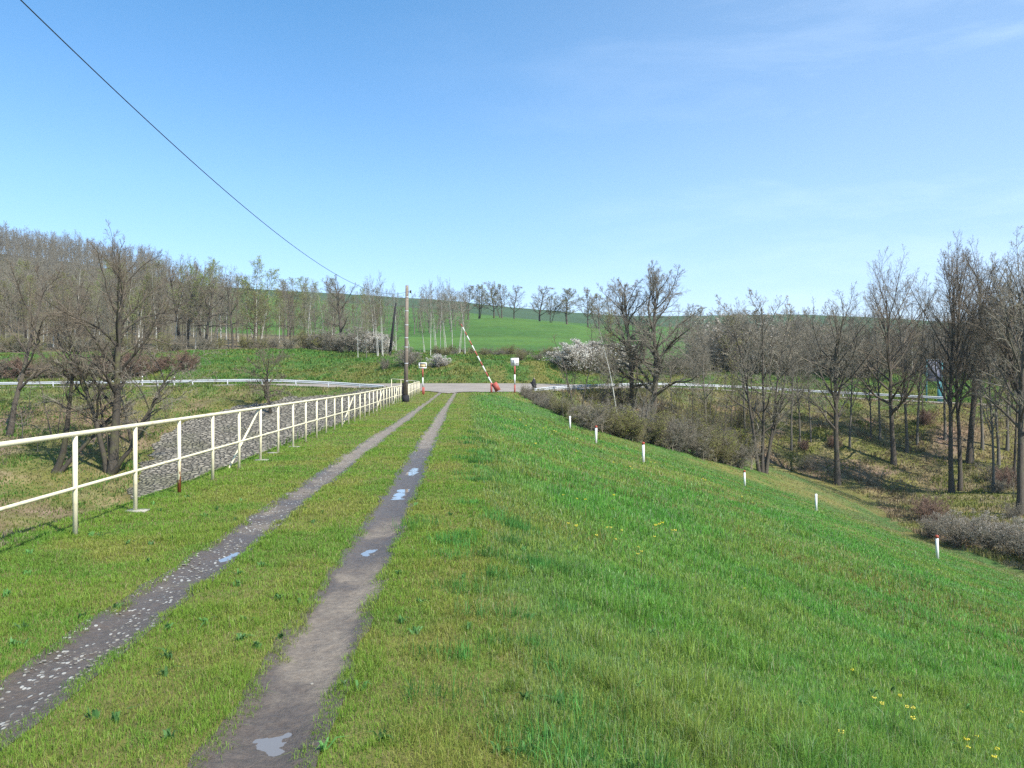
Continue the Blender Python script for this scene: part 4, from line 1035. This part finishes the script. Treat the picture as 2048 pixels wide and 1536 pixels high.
used = {}
def put(kind, X, Y, h, name, label, cat='tree', group=None, rz=None, wide_=1.0, sink=.12):
    d = PROTO[kind]; z = Hs(X, Y) - sink; s = h / d['h']
    if rz is None: rz = float(rng0.uniform(0, 6.28))
    e = empty(name, (X, Y, z), rz, label, cat, group); e.scale = (s * wide_, s * wide_, s)
    for nm, me in d['parts']:
        o = bpy.data.objects.new(nm, me); C.objects.link(o); o.parent = e
    return e
def put_px(kind, px, pyb, pyt, name, label, Y=None, group=None, rz=None, wide_=1.0, cat='tree', lo=30):
    if Y is None: X, Y = ray(px, pyb, lo, 130)
    X = (px - CX) / FPX * Y
    h = EYE + (HORIZ - pyt) / FPX * Y - Hs(X, Y)
    return put(kind, X, Y, max(h, .5), name, label, cat, group, rz, wide_)

put_px('left_oak', 226, 945, 433, 'bare_tree', 'tallest dark bare tree on the left with a broad crown and twin trunks', rz=.3)
put_px('left_lean', 110, 945, 640, 'leaning_tree', 'dark double trunk leaning to the right, left of the tallest tree', rz=0)
put_px('left_edge', 18, 872, 505, 'bare_tree', 'bare brown tree at the far left edge of the picture', rz=1.0)
put_px('crooked', 224, 948, 690, 'crooked_tree', 'crooked grey tree leaning right under the tallest tree', rz=-.1, wide_=1.1)
put_px('sapling_c', 108, 870, 700, 'sapling', 'thin sapling between the left edge tree and the leaning trunk', rz=.5)
put_px('crooked', 262, 860, 640, 'crooked_tree', 'crooked leaning tree right of the tallest tree trunk', rz=.1, Y=76)
put_px('round_small', 541, 787, 668, 'round_tree', 'small round-crowned tree standing alone in front of the left guardrail', Y=84, rz=.6, wide_=1.0)
put_px('field_oak', 683, 690, 545, 'bare_tree', 'dark bare oak above the pale bushes, left of the pole', Y=148, rz=.9)
put_px('field_oak', 466, 690, 548, 'bare_tree', 'dark upright bare tree at the wood edge above the lone round tree', Y=150, rz=2.4, wide_=.8)
put_px('aspen', 512, 692, 510, 'leafing_tree', 'pale green leafing tree standing highest in the left wood', Y=158, rz=.2, wide_=1.15)
put_px('birch_c', 415, 692, 514, 'leafing_tree', 'narrow pale green tree in the left wood, right of the tallest dark tree', Y=156, rz=.2)
put_px('birch_c', 350, 692, 520, 'leafing_tree', 'pale green tree at the foot of the wooded hill', Y=160, rz=1.2, wide_=1.2)
put_px('mid_oak', 1304, 835, 517, 'bare_tree', 'large spreading bare tree with pale buds right of the leaning birch', rz=.4, wide_=1.05, Y=88)
put_px('mid_oak_low', 1262, 830, 545, 'bare_tree', 'dark bushy bare tree close behind the large spreading one', rz=2.0, wide_=.9, Y=90)
put_px('sapling_c', 1152, 862, 640, 'slender_tree', 'slender dark tree standing among the thicket left of the leaning birch', Y=82, rz=.3, wide_=1.3)
lb = put_px('birch_a', 1236, 880, 610, 'leaning_birch', 'white birch trunk leaning to the left above the thicket', Y=80, rz=0, wide_=.7); lb.rotation_euler = (0, R(-9), 0)
put_px('forked', 1526, 945, 572, 'forked_tree', 'multi-stemmed tree with pale buds, leftmost of the big right-hand trees', rz=.1, wide_=1.05)
put_px('tall_single', 1676, 968, 562, 'bare_tree', 'straight grey single trunk second from the left in the big right-hand trees', rz=.4, wide_=1.1)
put_px('tall_wide', 1788, 928, 488, 'bare_tree', 'tall dark tree with long low limbs left of the information board', rz=1.9, wide_=.9)
put_px('tall_thin', 1814, 905, 535, 'bare_tree', 'thinner tree just behind the tall dark one by the information board', rz=.4)
put_px('tall_twin', 1908, 985, 455, 'twin_trunk_tree', 'pair of tall close trunks right of the information board', rz=.1, wide_=.85)
put_px('tall_fork', 1940, 925, 470, 'forked_tree', 'thick forked trunk just behind the pair of tall close trunks', rz=.2, wide_=.95)
put_px('tall_single', 2042, 1030, 440, 'bare_tree', 'tall bare tree at the right edge of the picture', rz=2.2, wide_=.9)
put_px('tall_thin', 1988, 985, 560, 'slender_tree', 'slender tree between the thick forked trunk and the right edge tree', rz=1.0, wide_=.8)
put_px('tall_thin', 1742, 865, 640, 'slender_tree', 'small dark trunk with a high fork behind the tall dark tree with long low limbs', rz=1.4, wide_=.9, Y=92)
put_px('tall_thin', 1846, 865, 640, 'slender_tree', 'slim trunk directly left of the information board', rz=.4, wide_=.8, Y=94)
put_px('tall_thin', 1600, 880, 640, 'slender_tree', 'slim multi-branched trunk behind the straight grey single trunk', rz=.9, wide_=.9, Y=90)
dp = empty('leaning_snag', (at(779, 0, 128)[0], 128, Hs(at(779, 0, 128)[0], 128)), 0, 'straight dark leaning dead trunk left of the utility pole', 'dead tree')
hh = EYE + (HORIZ - 606) / FPX * 128 - dp.location[2]
MB().tube([(0, 0, -.2), (.5, 0, hh * .5), (1.0, 0, hh)], [.24, .19, .13], 8).build('trunk', M['black'], dp, True)

# trees on the crest of the green field
for i, (px, pt, k_, w_) in enumerate([(936, 570, 'row_tree', 1), (958, 568, 'row_tree_b', .9), (988, 562, 'row_tree', .9), (1004, 566, 'row_tree_b', .9), (1028, 568, 'row_tree', .8), (1079, 569, 'row_tree', 1.15), (1134, 574, 'row_tree_b', 1.1),
                               (1176, 572, 'row_tree', .8), (1198, 585, 'row_tree_b', .9), (1222, 590, 'row_tree', .9), (1100, 590, 'row_tree_b', .8), (906, 575, 'row_tree', .8), (1252, 600, 'row_tree', 1), (1395, 612, 'row_tree', 1), (1375, 605, 'row_tree', .8)]):
    put_px(k_, px, 640, pt, 'field_tree', 'round bare tree in the row along the crest of the green field', Y=306 + (i % 3) * 5, group='bare trees along the crest of the green field', wide_=w_ * 1.5)

# birches of the centre
r = np.random.default_rng(77)
for i, (px, pt) in enumerate([(748, 545), (757, 552), (775, 575), (792, 560), (820, 590), (850, 600), (861, 560), (873, 558), (881, 565), (893, 548), (905, 552), (918, 560), (930, 575), (766, 540), (733, 560), (716, 580)]):
    put_px(['birch_a', 'birch_b', 'slender'][i % 3 if px < 850 else i % 2], px, 705, pt, 'birch', 'white-stemmed birch in the loose group behind the utility pole', Y=float(r.uniform(126, 142)), group='birches behind the utility pole', wide_=float(r.uniform(.6, .85)))
# the left wood
for i in range(175):
    px = float(r.uniform(-60, 760)); Y = float(150 + r.random() ** 1.5 * 62); pt = np.interp(px, [0, 300, 400, 500, 600, 760], [518, 526, 526, 540, 556, 560]) + r.uniform(-10, 62)
    k_ = ['birch_a', 'slender', 'slender_b', 'birch_c', 'slender', 'slender_b', 'field_oak', 'slender'][int(r.integers(0, 8))]
    put_px(k_, px, 690, float(pt), 'woodland_tree', 'slim bare tree in the wood edge beyond the left field', Y=Y, group='slim trees in the wood beyond the left field', wide_=float(r.uniform(.7, 1.15)))
# wood behind the right road
for i in range(165):
    px = float(r.uniform(1360, 2160)); Y = float(128 + r.random() ** 1.3 * 70); pt = np.interp(px, [1360, 1500, 1650, 1800, 1950, 2100], [640, 622, 632, 635, 622, 605]) + r.uniform(-14, 60)
    k_ = ['slender', 'slender_b', 'shrub_brown', 'birch_b', 'sapling_c', 'row_tree', 'shrub_bloom_sparse', 'shrub_brown'][int(r.integers(0, 8))]
    put_px(k_, px, 745, float(pt), 'woodland_tree', 'bare tree in the scrubby wood beyond the right road', Y=Y, group='scrubby trees in the wood beyond the right road', wide_=float(r.uniform(.9, 1.5)))

def bush(kind, px, pyb, pyt, label, Y, wide_=1.0, name='bush', group=None, rz=None):
    if Y < 125 and group is None: Y = min(ray(px, pyb, 99, 140)[1] + .8, 130)
    put_px(kind, px, pyb, pyt, name, label, Y=Y, wide_=wide_, cat='bush', group=group, rz=rz)
bush('shrub_bloom', 880, 737, 704, 'pale flowering bush beside the framed sign', 112, 1.35, 'flowering_bush')
bush('shrub_bloom_sparse', 815, 735, 690, 'grey bush with scattered blossom directly behind the pole', 116, 1.4, 'flowering_bush')
bush('shrub_brown', 770, 742, 706, 'small grey leafless bush left of the pole on the bank', 108, .9)
bush('shrub_bloom_sparse', 716, 695, 650, 'largest pale bush below the dark bare oak', 140, 1.8, 'flowering_bush')
bush('shrub_brown', 672, 695, 648, 'dark twiggy bush at the foot of the dark bare oak', 143, 1.6)
bush('shrub_bloom', 760, 700, 660, 'pale flowering bush between the dark oak and the pole', 138, 1.4, 'flowering_bush')
bush('shrub_bloom_sparse', 640, 695, 655, 'pale bush left of the dark bare oak', 146, 1.2, 'flowering_bush')
bush('shrub_olive', 1003, 715, 690, 'low olive bush at the field edge above the barrier', 128, 1.5)
bush('shrub_olive', 1044, 722, 694, 'rounded olive-green bush behind the white sign', 118, 1.5)
bush('shrub_brown', 975, 712, 690, 'brown bush at the foot of the field left of the barrier', 130, 1.5)
bush('shrub_brown', 1075, 722, 698, 'brown bush right of the white sign', 121, 1.3)
bush('shrub_bloom', 1140, 742, 682, 'left end of the blossoming thicket right of the sign', 116, 1.7, 'flowering_bush')
bush('shrub_bloom', 1180, 742, 674, 'white blossoming bush in the middle of the thicket', 118, 1.7, 'flowering_bush')
bush('shrub_bloom', 1222, 745, 678, 'blossoming bush behind the leaning birch', 118, 1.6, 'flowering_bush')
bush('shrub_bloom_sparse', 1262, 745, 684, 'blossoming bush behind the large spreading tree', 120, 1.3, 'flowering_bush')
bush('shrub_brown', 1345, 750, 690, 'brown thicket bush right of the large spreading tree behind the road', 122, 1.5)
bush('shrub_brown', 1390, 755, 690, 'brown bush at the left end of the right wood', 124, 1.5)
for px, w_, k_ in ((40, 1.6, 'shrub_red'), (95, 1.4, 'shrub_olive'), (150, 1.5, 'shrub_brown'), (210, 1.6, 'shrub_red'), (265, 1.6, 'shrub_red'), (320, 1.6, 'shrub_red'), (370, 1.5, 'shrub_red'), (-10, 1.6, 'shrub_brown')):
    bush(k_, px, 748, float(702 + r.uniform(-8, 8)), 'low reddish-brown bush behind the left guardrail', 110 + float(r.uniform(-2, 4)), w_, group='low brown bushes behind the left guardrail')
for i in range(34):
    px = float(r.uniform(-20, 800)); k_ = ['shrub_brown', 'shrub_olive', 'shrub_gold', 'shrub_brown'][int(r.integers(0, 4))]
    bush(k_, px, 692, float(r.uniform(655, 672)), 'undergrowth bush along the edge of the left wood', float(r.uniform(144, 152)), float(r.uniform(1, 1.5)), group='bushes along the edge of the left wood')
for i in range(16):
    px = float(r.uniform(860, 1110)); bush(['shrub_brown', 'shrub_olive'][i % 2], px, 712, float(r.uniform(685, 697)), 'low bush along the foot of the green hillside field', float(r.uniform(122, 134)), 1.4, group='low bushes along the foot of the green field')
# blossoming grey bushes by the toe of the slope, right edge
for px, pb, pt, lab, w_ in ((1872, 1085, 1022, 'grey blossoming bush nearest the red-capped marker post at the right', 1.3), (1930, 1098, 1012, 'middle one of the grey blossoming bushes at the lower right', 1.4), (1990, 1108, 1022, 'grey blossoming bush right of the middle one at the lower right', 1.4), (2046, 1125, 1030, 'grey blossoming bush cut by the right picture edge', 1.4), (2110, 1150, 1040, 'grey blossoming bush beyond the right picture edge', 1.4)):
    X, Y = ray(px, pb, 30, 70); put_px('shrub_bloom_sparse', px, pb, pt, 'flowering_bush', lab, Y=Y + 1.0, wide_=w_ * .9, cat='bush')
# thicket and saplings on the right bank
n = 0
while n < 200:
    px = float(r.uniform(1050, 2150) if n % 3 == 0 else r.uniform(1050, 1520)); t = r.random()
    yt_ = np.interp(px, [1050, 1180, 1290, 1400, 1560, 1700, 2048, 2150], [795, 868, 893, 918, 975, 1015, 1120, 1150])
    yb = float(yt_ - 6 - (yt_ - 805) * r.random() ** (1.6 if px < 1500 else 1.0) * .95)
    if px > 1500 and r.random() < .3: n += 1; continue
    X, Y = ray(px, yb, 35, 108)
    if H0(np.array([X]), np.array([Y]))[0] < .05 and px > 1120: n += 1; continue
    if Y > np.interp(X, _RX, _RY) - 1: n += 1; continue
    if px < 1500: k_ = ['shrub_brown', 'shrub_olive', 'sapling_a', 'sapling_b', 'sapling_b', 'sapling_c', 'shrub_gold'][int(r.integers(0, 7))]
    else: k_ = ['shrub_brown', 'sapling_a', 'sapling_b', 'sapling_c', 'shrub_red'][int(r.integers(0, 5))]
    h = float(r.uniform(1.6, 3.2) if 'shrub' in k_ else r.uniform(3.0, 6.5)) * (.8 if px > 1500 else 1)
    if px < 1130: h = min(h, float(r.uniform(.8, 1.4))); k_ = 'shrub_brown'
    put(k_, X, Y, h, 'bush' if 'shrub' in k_ else 'sapling', 'leafless bush in the thicket on the right bank' if 'shrub' in k_ else 'thin sapling growing in the thicket on the right bank',
        'bush' if 'shrub' in k_ else 'sapling', 'leafless bushes on the right bank' if 'shrub' in k_ else 'thin saplings on the right bank', None, float(r.uniform(.9, 1.3)))
    n += 1
for i in range(72):
    px = 1048 + 440 * ((i + float(r.random())) / 72)
    yt_ = float(np.interp(px, [1040, 1180, 1290, 1400, 1560], [795, 862, 890, 916, 960])) - float(r.uniform(2, 30) if i % 2 else r.uniform(0, 10))
    X, Y = ray(px, yt_, 40, 100); hb_ = float(r.uniform(1.0, 1.9)) * float(np.interp(px, [1050, 1120, 1200, 1400], [.7, .9, 1.6, 1.9]))
    k_ = ['shrub_brown', 'shrub_olive', 'shrub_brown', 'sapling_b', 'sapling_a', 'shrub_gold'][int(r.integers(0, 6))]
    if 'sapling' in k_: hb_ *= 1.8
    put(k_, X, Y, hb_, 'bush' if 'shrub' in k_ else 'sapling', 'leafless bush in the thicket on the right bank' if 'shrub' in k_ else 'thin sapling growing in the thicket on the right bank',
        'bush' if 'shrub' in k_ else 'sapling', 'leafless bushes on the right bank' if 'shrub' in k_ else 'thin saplings on the right bank', None, float(r.uniform(1.0, 1.4)))
for px, pb, pt, k_ in ((1385, 860, 650, 'slender'), (1412, 880, 640, 'tall_thin'), (1462, 885, 625, 'slender_b'), (1490, 880, 590, 'tall_thin'), (1583, 900, 620, 'tall_thin'),
                       (1622, 885, 610, 'slender'), (1700, 895, 600, 'tall_thin'), (1760, 880, 560, 'tall_thin'), (1835, 890, 545, 'tall_thin'),
                       (1890, 880, 560, 'tall_thin'), (1965, 900, 530, 'tall_thin'), (1998, 930, 520, 'slender'), (2015, 900, 540, 'tall_thin'), (2030, 960, 600, 'slender_b'), (1345, 850, 640, 'slender'), (1215, 830, 620, 'slender_b'),
                       (2075, 990, 470, 'tall_fork'), (2110, 940, 500, 'tall_thin')):
    put_px(k_, px, pb, pt, 'slender_tree', 'slender bare tree among the larger trees on the right bank', group='slender bare trees on the right bank', wide_=float(r.uniform(.8, 1.15)))
for px, pb, ht in ((45, 880, 5), (75, 905, 3.5), (130, 850, 4), (160, 880, 3), (185, 830, 6), (300, 850, 3), (60, 820, 4), (335, 840, 2.5), (10, 930, 3), (250, 905, 4)):
    X, Y = ray(px, pb, 40, 100); put(['sapling_a', 'sapling_c', 'sapling_b'][px % 3], X, Y, ht, 'sapling', 'thin bare sapling among the trees on the left bank', 'sapling', 'thin saplings on the left bank')

# ------------------------------------------------------------------ the wooded hill, far off: one mass of trees
def woodland():
    g = [oak(61, 12, .16, 11, .25, 50, 22, .40, dome, .07, .15, None, None, (5, 4, 2), .035), birch(62, 13, .12, .3, 16, None, None, .035, (5, 4)), oak(63, 11, .15, 12, .2, 58, 25, .46, dome, .07, .15, None, None, (5, 4, 2), .035)]
    print('LOWPOLY', [sum(len(v[1]) for v in q.values()) for q in g])
    VV = {'t': [], 'c': []}; QQ = {'t': [], 'c': []}; off = {'t': 0, 'c': 0}; r = np.random.default_rng(5)
    def add(key, V, Q): VV[key].append(V); QQ[key].append(Q + off[key]); off[key] += len(V)
    k = 0
    for i in range(2600):
        px = r.uniform(-330, 455); Y = 190 + r.random() ** .7 * 330
        if px > 330 and Y > 330 and r.random() < .8: continue
        X = (px - CX) / FPX * Y; gg = g[int(r.integers(0, 3))]; z = Hs(X, Y); s = r.uniform(.8, 1.2) * (1.15 if Y > 400 else 1); a = r.uniform(0, 6.28); co, si = math.cos(a), math.sin(a)
        Mx = np.array([[co * s, -si * s, 0], [si * s, co * s, 0], [0, 0, s]])
        for key, nm in (('t', 'trunk'), ('c', 'crown')):
            V, Q = gg[nm]; add(key, V @ Mx.T + np.array([X, Y, z - .2]), Q)
        k += 1
        if k >= 1350: break
    for i in range(50):
        px = r.uniform(520, 930); Y = r.uniform(225, 290); X = (px - CX) / FPX * Y; gg = g[int(r.integers(0, 3))]; z = Hs(X, Y); s = r.uniform(.7, 1.0); a = r.uniform(0, 6.28); co, si = math.cos(a), math.sin(a)
        Mx = np.array([[co * s, -si * s, 0], [si * s, co * s, 0], [0, 0, s]])
        for key, nm in (('t', 'trunk'), ('c', 'crown')):
            V, Q = gg[nm]; add(key, V @ Mx.T + np.array([X, Y, z - .2]), Q)
    nt_ = sum(len(q) for q in QQ['t'])
    V = np.concatenate(VV['t'] + VV['c']); Q = np.concatenate([np.concatenate(QQ['t']), np.concatenate(QQ['c']) + off['t']])
    mi = np.zeros(len(Q), int); mi[nt_:] = 1
    me = mesh_np('woodland', V, Q, None, [M['bark_gray'], M['twig_gray']], False, None, mi)
    tag(link('woodland', me), 'grey-brown bare wood covering the far hill at the left', 'wood', kind='stuff')
woodland()

# ------------------------------------------------------------------ air
HAZE = 0.00012
def haze():
    b = MB().box((0, 446, 62), (2010, 1030, 164))
    k = N('pale_air'); k.t.nodes.remove(k.b); v = k.n('ShaderNodeVolumePrincipled'); v.inputs['Color'].default_value = (.86, .93, 1, 1)
    v.inputs['Density'].default_value = HAZE; v.inputs['Anisotropy'].default_value = .2; k.l(v.outputs[0], k.o.inputs['Volume'])
    o = b.build('haze', k.m); tag(o, 'thin pale haze in the air', 'haze', kind='stuff')
if HAZE > 0: haze()
